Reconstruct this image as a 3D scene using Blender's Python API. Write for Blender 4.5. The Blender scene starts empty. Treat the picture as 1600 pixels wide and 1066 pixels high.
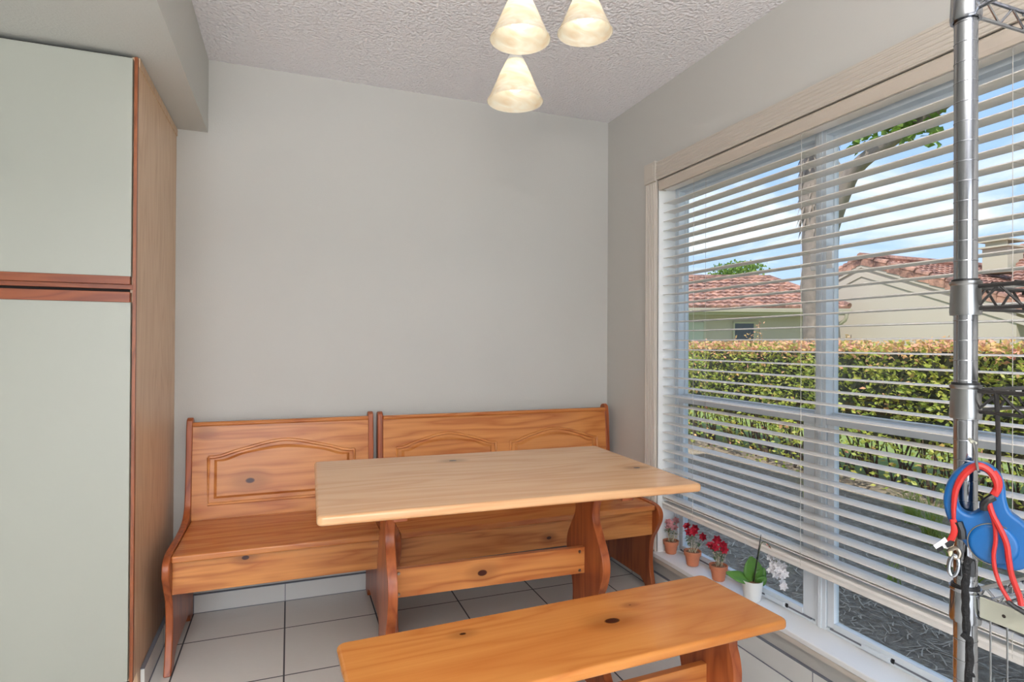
import bpy, math, random
from mathutils import Vector, Matrix
R = math.radians
random.seed(7)
SC = bpy.context.scene
COL = SC.collection

# ------------------------------------------------------------------ camera
CX, CY, CZ = -1.678, -2.9025, 1.186
YAW, PITCH, ROLL = R(20.794), .005324, .005166
fw = Vector((math.sin(YAW)*math.cos(PITCH), math.cos(YAW)*math.cos(PITCH), math.sin(PITCH)))
r0 = Vector((math.cos(YAW), -math.sin(YAW), 0))
u0 = r0.cross(fw)
rv = math.cos(ROLL)*r0 + math.sin(ROLL)*u0
uv = -math.sin(ROLL)*r0 + math.cos(ROLL)*u0
cd = bpy.data.cameras.new('camera')
cd.sensor_width = 36.0
cd.lens = 915.3/1600*36
cd.clip_start = .02
cd.clip_end = 500
cam = bpy.data.objects.new('camera', cd)
COL.objects.link(cam)
cam.matrix_world = Matrix(((rv.x, uv.x, -fw.x, CX), (rv.y, uv.y, -fw.y, CY), (rv.z, uv.z, -fw.z, CZ), (0, 0, 0, 1)))
SC.camera = cam

# ------------------------------------------------------------------ exposure
SC.view_settings.view_transform = 'Standard'
SC.view_settings.look = 'None'
SC.view_settings.gamma = 1
SC.view_settings.use_curve_mapping = False
SC.view_settings.exposure = 0.45

# ------------------------------------------------------------------ sky
def L(c):                       # sRGB 0-255 to linear
    return tuple(((v/255)/12.92 if v/255 <= .04045 else ((v/255+.055)/1.055)**2.4) for v in c) + (1,)
W = bpy.data.worlds.new('sky')
SC.world = W
W.use_nodes = True
nt = W.node_tree
nt.nodes.clear()
def wn(t, **k):
    n = nt.nodes.new(t)
    for a, b in k.items():
        setattr(n, a, b)
    return n
tc = wn('ShaderNodeTexCoord')
sep = wn('ShaderNodeSeparateXYZ')
nt.links.new(tc.outputs['Generated'], sep.inputs[0])
zc = wn('ShaderNodeMath', operation='MAXIMUM'); zc.inputs[1].default_value = 0.0
nt.links.new(sep.outputs['Z'], zc.inputs[0])
grad = wn('ShaderNodeValToRGB')
grad.color_ramp.elements[0].color = L((196, 220, 252)); grad.color_ramp.elements[0].position = 0
grad.color_ramp.elements[1].color = L((120, 172, 240)); grad.color_ramp.elements[1].position = .6
nt.links.new(zc.outputs[0], grad.inputs[0])
za = wn('ShaderNodeMath', operation='ADD'); za.inputs[1].default_value = .18
nt.links.new(zc.outputs[0], za.inputs[0])
dv = wn('ShaderNodeVectorMath', operation='DIVIDE')
nt.links.new(tc.outputs['Generated'], dv.inputs[0])
cmb = wn('ShaderNodeCombineXYZ')
for i in range(3):
    nt.links.new(za.outputs[0], cmb.inputs[i])
nt.links.new(cmb.outputs[0], dv.inputs[1])
ns = wn('ShaderNodeTexNoise'); ns.inputs['Scale'].default_value = 1.7; ns.inputs['Detail'].default_value = 7; ns.inputs['Roughness'].default_value = .55
ns.inputs['Distortion'].default_value = .6
nt.links.new(dv.outputs[0], ns.inputs['Vector'])
cr = wn('ShaderNodeValToRGB')
cr.color_ramp.elements[0].position = .46; cr.color_ramp.elements[0].color = (0, 0, 0, 1)
cr.color_ramp.elements[1].position = .66; cr.color_ramp.elements[1].color = (1, 1, 1, 1)
nt.links.new(ns.outputs['Fac'], cr.inputs[0])
mx = wn('ShaderNodeMix', data_type='RGBA')
nt.links.new(cr.outputs[0], mx.inputs['Factor'])
nt.links.new(grad.outputs[0], mx.inputs['A'])
mx.inputs['B'].default_value = L((246, 249, 253))
bg = wn('ShaderNodeBackground'); bg.inputs['Strength'].default_value = 1.05
nt.links.new(mx.outputs['Result'], bg.inputs['Color'])
wo = wn('ShaderNodeOutputWorld')
nt.links.new(bg.outputs[0], wo.inputs[0])

# ------------------------------------------------------------------ sun and added fill lights
def light(name, kind, loc, rot, energy, color=(1, 1, 1), size=None, size_y=None, angle=None):
    d = bpy.data.lights.new(name, kind)
    d.energy = energy
    d.color = color
    if kind == 'AREA':
        d.shape = 'RECTANGLE'; d.size = size; d.size_y = size_y or size
    if kind == 'SUN' and angle:
        d.angle = angle
    o = bpy.data.objects.new(name, d)
    COL.objects.link(o)
    o.location = loc
    o.rotation_euler = rot
    return o
to_sun = Vector((-.52, -.36, .80)).normalized()
sun = light('sun', 'SUN', (0, 0, 8), to_sun.to_track_quat('Z', 'Y').to_euler(), 4.2, (1, .95, .86), angle=R(.6))
# unseen fill lamp, added to brighten the ceiling and floor by bounce
light('upward_fill_light', 'AREA', (-1.9, -3.6, 1.72), (R(180), 0, 0), 76, (1, .96, .93), .5, .5)
# warm overhead fill added behind the photographer, no fixture built
light('overhead_fill_light', 'AREA', (-1.9, -4.3, 2.37), (0, 0, 0), 18, (1, .95, .88), 1.3, 1.0)
# cool fill lamp added just inside the rear wall opening
light('rear_fill_light', 'AREA', (-2.3, -5.9, 1.15), (R(90), 0, 0), 52, (.92, .97, 1), 2.6, 2.0)

# ------------------------------------------------------------------ materials
def mat(name):
    m = bpy.data.materials.new(name)
    m.use_nodes = True
    n = m.node_tree
    b = n.nodes['Principled BSDF']
    return m, n, b
def simple(name, c, rough=.5, metal=0, spec=.5, bump=0, bscale=200, var=0, vscale=3, sss=0):
    m, n, b = mat(name)
    b.inputs['Base Color'].default_value = L(c)
    b.inputs['Roughness'].default_value = rough
    b.inputs['Metallic'].default_value = metal
    b.inputs['Specular IOR Level'].default_value = spec
    t = n.nodes.new('ShaderNodeTexCoord')
    if bump:
        ns = n.nodes.new('ShaderNodeTexNoise'); ns.inputs['Scale'].default_value = bscale; ns.inputs['Detail'].default_value = 3
        n.links.new(t.outputs['Object'], ns.inputs['Vector'])
        bm = n.nodes.new('ShaderNodeBump'); bm.inputs['Strength'].default_value = bump; bm.inputs['Distance'].default_value = .004
        n.links.new(ns.outputs['Fac'], bm.inputs['Height'])
        n.links.new(bm.outputs[0], b.inputs['Normal'])
    if var:
        ns = n.nodes.new('ShaderNodeTexNoise'); ns.inputs['Scale'].default_value = vscale; ns.inputs['Detail'].default_value = 4
        n.links.new(t.outputs['Object'], ns.inputs['Vector'])
        hs = n.nodes.new('ShaderNodeMix'); hs.data_type = 'RGBA'
        hs.inputs['A'].default_value = L(tuple(max(0, v*(1-var)) for v in c))
        hs.inputs['B'].default_value = L(tuple(min(255, v*(1+var)) for v in c))
        n.links.new(ns.outputs['Fac'], hs.inputs['Factor'])
        n.links.new(hs.outputs['Result'], b.inputs['Base Color'])
    return m
def wood(name, light_c, dark_c, axis='X', rough=.3, scale=1.0, knots=(), fine=1.0, off=0.0, coat=.0):
    """pine boards: grain runs along <axis>; knots are (x, y, z, radius) in the part's own space"""
    m, n, b = mat(name)
    N = n.nodes; K = n.links
    t = N.new('ShaderNodeTexCoord')
    base = t.outputs['Object']
    grain = base
    kmask = None
    for (kx, ky, kz, kr) in knots:
        s = N.new('ShaderNodeVectorMath'); s.operation = 'SUBTRACT'; s.inputs[1].default_value = (kx, ky, kz)
        K.new(base, s.inputs[0])
        sc = N.new('ShaderNodeVectorMath'); sc.operation = 'MULTIPLY'
        sc.inputs[1].default_value = {'X': (.62, 1, 1), 'Y': (1, .62, 1), 'Z': (1, 1, .62)}[axis]
        K.new(s.outputs[0], sc.inputs[0])
        ln = N.new('ShaderNodeVectorMath'); ln.operation = 'LENGTH'
        K.new(sc.outputs[0], ln.inputs[0])
        w = N.new('ShaderNodeMapRange'); w.interpolation_type = 'SMOOTHSTEP'
        w.inputs['From Min'].default_value = kr*.75; w.inputs['From Max'].default_value = kr*1.15
        w.inputs['To Min'].default_value = 1; w.inputs['To Max'].default_value = 0
        K.new(ln.outputs['Value'], w.inputs['Value'])
        ring = N.new('ShaderNodeMapRange'); ring.interpolation_type = 'SMOOTHSTEP'
        ring.inputs['From Min'].default_value = kr*1.1; ring.inputs['From Max'].default_value = kr*4.5
        ring.inputs['To Min'].default_value = .32; ring.inputs['To Max'].default_value = 0
        K.new(ln.outputs['Value'], ring.inputs['Value'])
        ad = N.new('ShaderNodeMath'); ad.operation = 'MAXIMUM'
        K.new(w.outputs[0], ad.inputs[0]); K.new(ring.outputs[0], ad.inputs[1])
        if kmask is None:
            kmask = ad.outputs[0]
        else:
            a2 = N.new('ShaderNodeMath'); a2.operation = 'MAXIMUM'
            K.new(kmask, a2.inputs[0]); K.new(ad.outputs[0], a2.inputs[1]); kmask = a2.outputs[0]
        # bend the grain round the knot
        fall = N.new('ShaderNodeMapRange'); fall.interpolation_type = 'SMOOTHSTEP'
        fall.inputs['From Min'].default_value = 0; fall.inputs['From Max'].default_value = kr*5
        fall.inputs['To Min'].default_value = -.55; fall.inputs['To Max'].default_value = 0
        K.new(ln.outputs['Value'], fall.inputs['Value'])
        bv = N.new('ShaderNodeVectorMath'); bv.operation = 'SCALE'
        K.new(s.outputs[0], bv.inputs[0]); K.new(fall.outputs[0], bv.inputs['Scale'])
        g2 = N.new('ShaderNodeVectorMath'); g2.operation = 'ADD'
        K.new(grain, g2.inputs[0]); K.new(bv.outputs[0], g2.inputs[1]); grain = g2.outputs[0]
    mp = N.new('ShaderNodeMapping')
    a, c = 1.1*scale, 9*scale
    mp.inputs['Scale'].default_value = {'X': (a, c, c), 'Y': (c, a, c), 'Z': (c, c, a)}[axis]
    mp.inputs['Location'].default_value = (off, off*1.7, off*.6)
    K.new(grain, mp.inputs['Vector'])
    n1 = N.new('ShaderNodeTexNoise'); n1.inputs['Scale'].default_value = .9; n1.inputs['Detail'].default_value = 2.5; n1.inputs['Distortion'].default_value = .35
    K.new(mp.outputs[0], n1.inputs['Vector'])
    # growth rings: a sawtooth of the slow noise
    mu = N.new('ShaderNodeMath'); mu.operation = 'MULTIPLY'; mu.inputs[1].default_value = 15
    K.new(n1.outputs['Fac'], mu.inputs[0])
    fr = N.new('ShaderNodeMath'); fr.operation = 'PINGPONG'; fr.inputs[1].default_value = 1
    K.new(mu.outputs[0], fr.inputs[0])
    pw = N.new('ShaderNodeMath'); pw.operation = 'POWER'; pw.inputs[1].default_value = 1.8
    K.new(fr.outputs[0], pw.inputs[0])
    mp2 = N.new('ShaderNodeMapping')
    mp2.inputs['Scale'].default_value = {'X': (2.5, 120, 120), 'Y': (120, 2.5, 120), 'Z': (120, 120, 2.5)}[axis]
    K.new(grain, mp2.inputs['Vector'])
    n2 = N.new('ShaderNodeTexNoise'); n2.inputs['Scale'].default_value = 1.0; n2.inputs['Detail'].default_value = 4
    K.new(mp2.outputs[0], n2.inputs['Vector'])
    f1 = N.new('ShaderNodeMath'); f1.operation = 'MULTIPLY'; f1.inputs[1].default_value = .52
    K.new(pw.outputs[0], f1.inputs[0])
    f2 = N.new('ShaderNodeMath'); f2.operation = 'MULTIPLY_ADD'; f2.inputs[1].default_value = .5*fine
    K.new(n2.outputs['Fac'], f2.inputs[0]); K.new(f1.outputs[0], f2.inputs[2])
    mix = N.new('ShaderNodeMix'); mix.data_type = 'RGBA'; mix.clamp_factor = True
    mix.inputs['A'].default_value = L(light_c); mix.inputs['B'].default_value = L(dark_c)
    K.new(f2.outputs[0], mix.inputs['Factor'])
    out = mix.outputs['Result']
    if kmask is not None:
        km = N.new('ShaderNodeMix'); km.data_type = 'RGBA'
        K.new(kmask, km.inputs['Factor']); K.new(out, km.inputs['A'])
        km.inputs['B'].default_value = L((66, 22, 8))
        out = km.outputs['Result']
    K.new(out, b.inputs['Base Color'])
    b.inputs['Roughness'].default_value = rough
    b.inputs['Coat Weight'].default_value = coat
    b.inputs['Coat Roughness'].default_value = .12
    bp_ = N.new('ShaderNodeBump'); bp_.inputs['Strength'].default_value = .08; bp_.inputs['Distance'].default_value = .002
    K.new(f2.outputs[0], bp_.inputs['Height']); K.new(bp_.outputs[0], b.inputs['Normal'])
    return m

M = {}
M['wall'] = simple('wall_paint', (197, 195, 189), .72, bump=.12, bscale=160, var=.008, vscale=2)
M['soffit'] = simple('soffit_paint', (200, 200, 194), .75, bump=.35, bscale=110)
M['trim'] = simple('trim_paint', (205, 196, 184), .45)
M['white_trim'] = simple('white_enamel', (246, 246, 244), .35)
M['vinyl'] = simple('white_vinyl', (228, 235, 240), .3)
M['laminate'] = simple('almond_laminate', (172, 173, 162), .38, bump=.02, bscale=30)
M['dark'] = simple('dark_gap', (40, 26, 20), .7)
M['slat'] = simple('blind_slat_white', (238, 234, 228), .38)
M['valance'] = simple('blind_valance', (196, 184, 170), .4)
M['cord'] = simple('blind_cord', (205, 200, 192), .8)
M['terracotta'] = simple('terracotta', (206, 128, 92), .75, var=.08, vscale=30)
M['soil'] = simple('dry_moss', (128, 92, 66), .9, bump=.8, bscale=180, var=.4, vscale=120)
M['white_ceramic'] = simple('white_ceramic', (232, 232, 228), .35)
M['stem'] = simple('green_stem', (92, 104, 60), .6)
M['leaf_dusty'] = simple('dusty_green_leaf', (96, 112, 72), .6, var=.2, vscale=40)
M['leaf_orchid'] = simple('orchid_leaf', (84, 128, 52), .32, var=.12, vscale=25)
M['petal_pink'] = simple('pink_petal', (214, 150, 150), .6, var=.15, vscale=60)
M['petal_red'] = simple('red_petal', (176, 34, 54), .55, var=.25, vscale=60)
M['petal_white'] = simple('white_petal', (240, 238, 240), .5)
M['dry'] = simple('dried_grass_filler', (214, 200, 170), .8)
M['black'] = simple('black_plastic', (22, 22, 24), .4)
M['black_cord'] = simple('black_nylon', (16, 16, 18), .8, bump=.8, bscale=300)
M['black_wire'] = simple('black_coated_wire', (34, 31, 30), .35)
M['chrome'] = simple('chrome', (158, 160, 165), .14, metal=1)
M['steel'] = simple('steel', (150, 150, 150), .28, metal=1)
M['blue'] = simple('blue_plastic', (8, 86, 148), .35, bump=.05, bscale=60)
M['red'] = simple('red_rubber', (178, 32, 26), .4)
M['zinc'] = simple('pale_metal_strip', (196, 196, 180), .45, metal=.3)
M['ltag'] = simple('white_tag', (226, 224, 226), .6)
M['bolt'] = simple('bolt_metal', (150, 140, 128), .3, metal=1)
PINE_L, PINE_D = (222, 152, 84), (170, 88, 36)

def tile_mat():
    m, n, b = mat('floor_tile')
    t = n.nodes.new('ShaderNodeTexCoord')
    mp = n.nodes.new('ShaderNodeMapping')
    s = .373
    mp.inputs['Location'].default_value = (1.689 + s*10, .285 + s*20, 0)
    n.links.new(t.outputs['Object'], mp.inputs['Vector'])
    br = n.nodes.new('ShaderNodeTexBrick'); br.offset = 0; br.squash = 1
    br.inputs['Scale'].default_value = 1
    br.inputs['Brick Width'].default_value = s; br.inputs['Row Height'].default_value = s
    br.inputs['Mortar Size'].default_value = .0032; br.inputs['Mortar Smooth'].default_value = .15
    br.inputs['Color1'].default_value = L((226, 226, 222)); br.inputs['Color2'].default_value = L((221, 222, 219))
    br.inputs['Mortar'].default_value = L((72, 74, 80))
    n.links.new(mp.outputs[0], br.inputs['Vector'])
    n.links.new(br.outputs['Color'], b.inputs['Base Color'])
    mr = n.nodes.new('ShaderNodeMapRange'); mr.inputs['To Min'].default_value = .2; mr.inputs['To Max'].default_value = .8
    n.links.new(br.outputs['Fac'], mr.inputs['Value']); n.links.new(mr.outputs[0], b.inputs['Roughness'])
    ns = n.nodes.new('ShaderNodeTexNoise'); ns.inputs['Scale'].default_value = 45; ns.inputs['Detail'].default_value = 3
    n.links.new(t.outputs['Object'], ns.inputs['Vector'])
    iv = n.nodes.new('ShaderNodeMath'); iv.operation = 'MULTIPLY_ADD'; iv.inputs[1].default_value = -1.5
    n.links.new(br.outputs['Fac'], iv.inputs[0]); n.links.new(ns.outputs['Fac'], iv.inputs[2])
    bp_ = n.nodes.new('ShaderNodeBump'); bp_.inputs['Strength'].default_value = .25; bp_.inputs['Distance'].default_value = .002
    n.links.new(iv.outputs[0], bp_.inputs['Height']); n.links.new(bp_.outputs[0], b.inputs['Normal'])
    return m
M['tile'] = tile_mat()
M['base_tile'] = simple('base_tile', (224, 224, 220), .35)
M['grout'] = simple('grout_cap', (120, 124, 134), .7)
def ceiling_mat():
    m, n, b = mat('ceiling_texture')
    b.inputs['Base Color'].default_value = L((240, 238, 240)); b.inputs['Roughness'].default_value = .9
    t = n.nodes.new('ShaderNodeTexCoord')
    v = n.nodes.new('ShaderNodeTexVoronoi'); v.feature = 'SMOOTH_F1'; v.inputs['Scale'].default_value = 95
    ns = n.nodes.new('ShaderNodeTexNoise'); ns.inputs['Scale'].default_value = 75; ns.inputs['Detail'].default_value = 4
    n.links.new(t.outputs['Object'], v.inputs['Vector']); n.links.new(t.outputs['Object'], ns.inputs['Vector'])
    ad = n.nodes.new('ShaderNodeMath'); ad.operation = 'ADD'
    n.links.new(v.outputs['Distance'], ad.inputs[0]); n.links.new(ns.outputs['Fac'], ad.inputs[1])
    bp_ = n.nodes.new('ShaderNodeBump'); bp_.inputs['Strength'].default_value = .8; bp_.inputs['Distance'].default_value = .009
    n.links.new(ad.outputs[0], bp_.inputs['Height']); n.links.new(bp_.outputs[0], b.inputs['Normal'])
    return m
M['ceiling'] = ceiling_mat()
def glass_mat():
    m = bpy.data.materials.new('window_glass'); m.use_nodes = True
    n = m.node_tree; n.nodes.clear()
    tr = n.nodes.new('ShaderNodeBsdfTransparent'); tr.inputs[0].default_value = (.93, .95, .95, 1)
    gl = n.nodes.new('ShaderNodeBsdfGlossy'); gl.inputs['Roughness'].default_value = .02
    fr = n.nodes.new('ShaderNodeFresnel')
    ge = n.nodes.new('ShaderNodeNewGeometry')          # the pane's back face must not act as a dense medium
    io = n.nodes.new('ShaderNodeMath'); io.operation = 'MULTIPLY_ADD'; io.inputs[1].default_value = 1/1.35-1.35; io.inputs[2].default_value = 1.35
    n.links.new(ge.outputs['Backfacing'], io.inputs[0]); n.links.new(io.outputs[0], fr.inputs[0])
    mxs = n.nodes.new('ShaderNodeMixShader')
    n.links.new(fr.outputs[0], mxs.inputs[0]); n.links.new(tr.outputs[0], mxs.inputs[1]); n.links.new(gl.outputs[0], mxs.inputs[2])
    o = n.nodes.new('ShaderNodeOutputMaterial'); n.links.new(mxs.outputs[0], o.inputs[0])
    return m
M['glass'] = glass_mat()
def shade_mat():
    m, n, b = mat('alabaster_glass')
    t = n.nodes.new('ShaderNodeTexCoord')
    ns = n.nodes.new('ShaderNodeTexNoise'); ns.inputs['Scale'].default_value = 9; ns.inputs['Detail'].default_value = 3; ns.inputs['Distortion'].default_value = 2.2
    mp = n.nodes.new('ShaderNodeMapping'); mp.inputs['Scale'].default_value = (1, 1, 3)
    n.links.new(t.outputs['Object'], mp.inputs[0]); n.links.new(mp.outputs[0], ns.inputs['Vector'])
    r = n.nodes.new('ShaderNodeValToRGB')
    r.color_ramp.elements[0].position = .35; r.color_ramp.elements[0].color = L((255, 252, 240))
    r.color_ramp.elements[1].position = .68; r.color_ramp.elements[1].color = L((244, 230, 206))
    n.links.new(ns.outputs['Fac'], r.inputs[0])
    o = n.nodes['Material Output']
    tl = n.nodes.new('ShaderNodeBsdfTranslucent')
    n.links.new(r.outputs[0], tl.inputs[0]); n.links.new(r.outputs[0], b.inputs['Base Color'])
    b.inputs['Roughness'].default_value = .25
    mxs = n.nodes.new('ShaderNodeMixShader'); mxs.inputs[0].default_value = .5
    n.links.new(b.outputs[0], mxs.inputs[1]); n.links.new(tl.outputs[0], mxs.inputs[2]); n.links.new(mxs.outputs[0], o.inputs[0])
    return m
M['shade'] = shade_mat()
def bulb_mat():
    m, n, b = mat('lit_bulb')
    b.inputs['Emission Color'].default_value = (1, .96, .88, 1); b.inputs['Emission Strength'].default_value = 3.2
    return m
M['bulb'] = bulb_mat()
def leaf_mat(name, cols, trans=.35):
    m, n, b = mat(name)
    oi = n.nodes.new('ShaderNodeTexCoord')
    ns = n.nodes.new('ShaderNodeTexNoise'); ns.inputs['Scale'].default_value = 9; ns.inputs['Detail'].default_value = 6; ns.inputs['Roughness'].default_value = .8
    n.links.new(oi.outputs['Object'], ns.inputs['Vector'])
    r = n.nodes.new('ShaderNodeValToRGB')
    els = r.color_ramp.elements
    for i, c in enumerate(cols):
        p = .32 + .36*i/(len(cols)-1)
        if i < 2:
            els[i].position = p; els[i].color = L(c)
        else:
            e = els.new(p); e.color = L(c)
    els[0].position = .32; els[1].position = .32 + .36/(len(cols)-1)
    n.links.new(ns.outputs['Fac'], r.inputs[0])
    n.links.new(r.outputs[0], b.inputs['Base Color'])
    b.inputs['Roughness'].default_value = .5
    tl = n.nodes.new('ShaderNodeBsdfTranslucent'); n.links.new(r.outputs[0], tl.inputs[0])
    mxs = n.nodes.new('ShaderNodeMixShader'); mxs.inputs[0].default_value = trans
    n.links.new(b.outputs[0], mxs.inputs[1]); n.links.new(tl.outputs[0], mxs.inputs[2])
    n.links.new(mxs.outputs[0], n.nodes['Material Output'].inputs[0])
    return m
M['hedge_leaf'] = leaf_mat('hedge_leaf', [(86, 108, 50), (140, 160, 66), (206, 206, 96), (164, 120, 84)])
M['hedge_red'] = leaf_mat('hedge_new_leaf', [(232, 132, 106), (244, 176, 150), (226, 196, 110), (206, 108, 100)])
M['grass_blade'] = leaf_mat('grass_blade', [(116, 140, 60), (168, 184, 84), (196, 196, 120)])
M['tree_leaf'] = leaf_mat('tree_leaf', [(74, 104, 40), (120, 150, 60), (170, 186, 80)])
M['twig'] = simple('hedge_twig', (96, 80, 66), .9)
M['straw'] = simple('pine_straw', (200, 180, 158), .9, var=.3, vscale=8)
M['bark'] = simple('bark', (132, 118, 106), .9, bump=1.0, bscale=18, var=.28, vscale=9)
M['stucco'] = simple('stucco', (190, 176, 162), .9, bump=.2, bscale=20, var=.03, vscale=.8)
M['fascia'] = simple('painted_fascia', (190, 182, 160), .7)
M['gutter'] = simple('gutter_metal', (168, 158, 138), .5)
M['house_glass'] = simple('dark_window_glass', (58, 64, 68), .1)
M['shutter'] = simple('pale_shutter', (186, 186, 172), .7)
def roof_mat():
    m, n, b = mat('clay_roof_tile')
    t = n.nodes.new('ShaderNodeTexCoord')
    ns = n.nodes.new('ShaderNodeTexNoise'); ns.inputs['Scale'].default_value = 3.2; ns.inputs['Detail'].default_value = 8; ns.inputs['Roughness'].default_value = .75
    n.links.new(t.outputs['Object'], ns.inputs['Vector'])
    r = n.nodes.new('ShaderNodeValToRGB')
    r.color_ramp.elements[0].position = .38; r.color_ramp.elements[0].color = L((98, 70, 64))
    r.color_ramp.elements[1].position = .62; r.color_ramp.elements[1].color = L((196, 146, 124))
    n.links.new(ns.outputs['Fac'], r.inputs[0]); n.links.new(r.outputs[0], b.inputs['Base Color'])
    b.inputs['Roughness'].default_value = .8
    return m
M['roof'] = roof_mat()
def ground_mat():
    m, n, b = mat('garden_soil_and_lawn')
    t = n.nodes.new('ShaderNodeTexCoord')
    sp = n.nodes.new('ShaderNodeSeparateXYZ'); n.links.new(t.outputs['Object'], sp.inputs[0])
    ns = n.nodes.new('ShaderNodeTexNoise'); ns.inputs['Scale'].default_value = 22; ns.inputs['Detail'].default_value = 8; ns.inputs['Roughness'].default_value = .75
    n.links.new(t.outputs['Object'], ns.inputs['Vector'])
    soil = n.nodes.new('ShaderNodeValToRGB')
    soil.color_ramp.elements[0].position = .3; soil.color_ramp.elements[0].color = L((132, 116, 100))
    soil.color_ramp.elements[1].position = .7; soil.color_ramp.elements[1].color = L((206, 186, 162))
    n.links.new(ns.outputs['Fac'], soil.inputs[0])
    lawn = n.nodes.new('ShaderNodeValToRGB')
    lawn.color_ramp.elements[0].position = .3; lawn.color_ramp.elements[0].color = L((110, 136, 62))
    lawn.color_ramp.elements[1].position = .7; lawn.color_ramp.elements[1].color = L((172, 184, 104))
    n.links.new(ns.outputs['Fac'], lawn.inputs[0])
    n3 = n.nodes.new('ShaderNodeTexNoise'); n3.inputs['Scale'].default_value = 1.3; n.links.new(t.outputs['Object'], n3.inputs['Vector'])
    ad = n.nodes.new('ShaderNodeMath'); ad.operation = 'MULTIPLY_ADD'; ad.inputs[1].default_value = .8
    n.links.new(n3.outputs['Fac'], ad.inputs[0]); n.links.new(sp.outputs['X'], ad.inputs[2])
    mr = n.nodes.new('ShaderNodeMapRange'); mr.inputs['From Min'].default_value = 4.0; mr.inputs['From Max'].default_value = 4.2
    n.links.new(ad.outputs[0], mr.inputs['Value'])
    mix = n.nodes.new('ShaderNodeMix'); mix.data_type = 'RGBA'
    n.links.new(mr.outputs[0], mix.inputs['Factor']); n.links.new(soil.outputs[0], mix.inputs['A']); n.links.new(lawn.outputs[0], mix.inputs['B'])
    n.links.new(mix.outputs['Result'], b.inputs['Base Color']); b.inputs['Roughness'].default_value = .95
    bp_ = n.nodes.new('ShaderNodeBump'); bp_.inputs['Strength'].default_value = 1; bp_.inputs['Distance'].default_value = .03
    n.links.new(ns.outputs['Fac'], bp_.inputs['Height']); n.links.new(bp_.outputs[0], b.inputs['Normal'])
    return m
M['ground'] = ground_mat()

# ------------------------------------------------------------------ mesh helpers
class MB:
    def __init__(s):
        s.v = []; s.f = []; s.sm = []
    def add(s, vs, fs, smooth=False):
        o = len(s.v)
        s.v += [tuple(v) for v in vs]
        s.f += [tuple(i+o for i in f) for f in fs]
        s.sm += [smooth]*len(fs)
        return s
    def box(s, x0, x1, y0, y1, z0, z1):
        vs = [(x, y, z) for z in (z0, z1) for y in (y0, y1) for x in (x0, x1)]
        return s.add(vs, [(0, 2, 3, 1), (4, 5, 7, 6), (0, 1, 5, 4), (2, 6, 7, 3), (0, 4, 6, 2), (1, 3, 7, 5)])
    def prism(s, pts, axis, a, b):
        """outline pts (2-D) extruded along axis from a to b"""
        def P(p, c):
            return {'x': (c, p[0], p[1]), 'y': (p[0], c, p[1]), 'z': (p[0], p[1], c)}[axis]
        n = len(pts)
        area = sum(pts[i][0]*pts[(i+1) % n][1]-pts[(i+1) % n][0]*pts[i][1] for i in range(n))
        if (area < 0) != (axis == 'y'):
            pts = pts[::-1]
        vs = [P(p, a) for p in pts] + [P(p, b) for p in pts]
        fs = [tuple(range(n))[::-1], tuple(range(n, 2*n))] + [(i, (i+1) % n, n+(i+1) % n, n+i) for i in range(n)]
        return s.add(vs, fs)
    def tube(s, path, r, n=8, cap=True, flat=1.0):
        path = [Vector(p) for p in path]
        m = len(path)
        rr = r if isinstance(r, (list, tuple)) else [r]*m
        vs = []; up = None
        for i, p in enumerate(path):
            d = (path[min(i+1, m-1)] - path[max(i-1, 0)]).normalized()
            if up is None:
                up = Vector((0, 0, 1)) if abs(d.z) < .9 else Vector((1, 0, 0))
            a = d.cross(up).normalized(); up = a.cross(d).normalized()
            for k in range(n):
                t = 2*math.pi*k/n
                vs.append(p + a*math.cos(t)*rr[i] + up*math.sin(t)*rr[i]*flat)
        fs = [(i*n+k, i*n+(k+1) % n, (i+1)*n+(k+1) % n, (i+1)*n+k) for i in range(m-1) for k in range(n)]
        if cap:
            fs += [tuple(range(n))[::-1], tuple(range((m-1)*n, m*n))]
        return s.add(vs, fs, True)
    def lathe(s, prof, c=(0, 0, 0), n=24):
        vs = []
        for (r, z) in prof:
            for k in range(n):
                t = 2*math.pi*k/n
                vs.append((c[0]+r*math.cos(t), c[1]+r*math.sin(t), c[2]+z))
        m = len(prof)
        fs = [(i*n+k, i*n+(k+1) % n, (i+1)*n+(k+1) % n, (i+1)*n+k) for i in range(m-1) for k in range(n)]
        return s.add(vs, fs, True)
    def xf(s, mtx, start=0):
        for i in range(start, len(s.v)):
            s.v[i] = tuple(mtx @ Vector(s.v[i]))
        return s
    def build(s, name, m, parent=None, bevel=0, seg=2, loc=None, rot=None, sharp=35, recalc=False):
        me = bpy.data.meshes.new(name)
        me.from_pydata(s.v, [], s.f)
        me.polygons.foreach_set('use_smooth', s.sm)
        me.update()
        if recalc:
            import bmesh
            bm = bmesh.new(); bm.from_mesh(me); bmesh.ops.recalc_face_normals(bm, faces=bm.faces); bm.to_mesh(me); bm.free()
        if any(s.sm):
            me.set_sharp_from_angle(angle=R(sharp))
        o = bpy.data.objects.new(name, me)
        COL.objects.link(o)
        me.materials.append(m)
        if parent is not None:
            o.parent = parent
        if loc: o.location = loc
        if rot: o.rotation_euler = rot
        if bevel:
            bv = o.modifiers.new('bevel', 'BEVEL'); bv.width = bevel; bv.segments = seg; bv.limit_method = 'ANGLE'; bv.angle_limit = R(40)
            if seg > 1:
                me.polygons.foreach_set('use_smooth', [True]*len(me.polygons))
                me.set_sharp_from_angle(angle=R(50))
                bv.harden_normals = True
        return o
def empty(name, loc, rz=0):
    o = bpy.data.objects.new(name, None)
    o.empty_display_size = .1
    COL.objects.link(o); o.location = loc; o.rotation_euler = (0, 0, rz)
    return o
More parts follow.
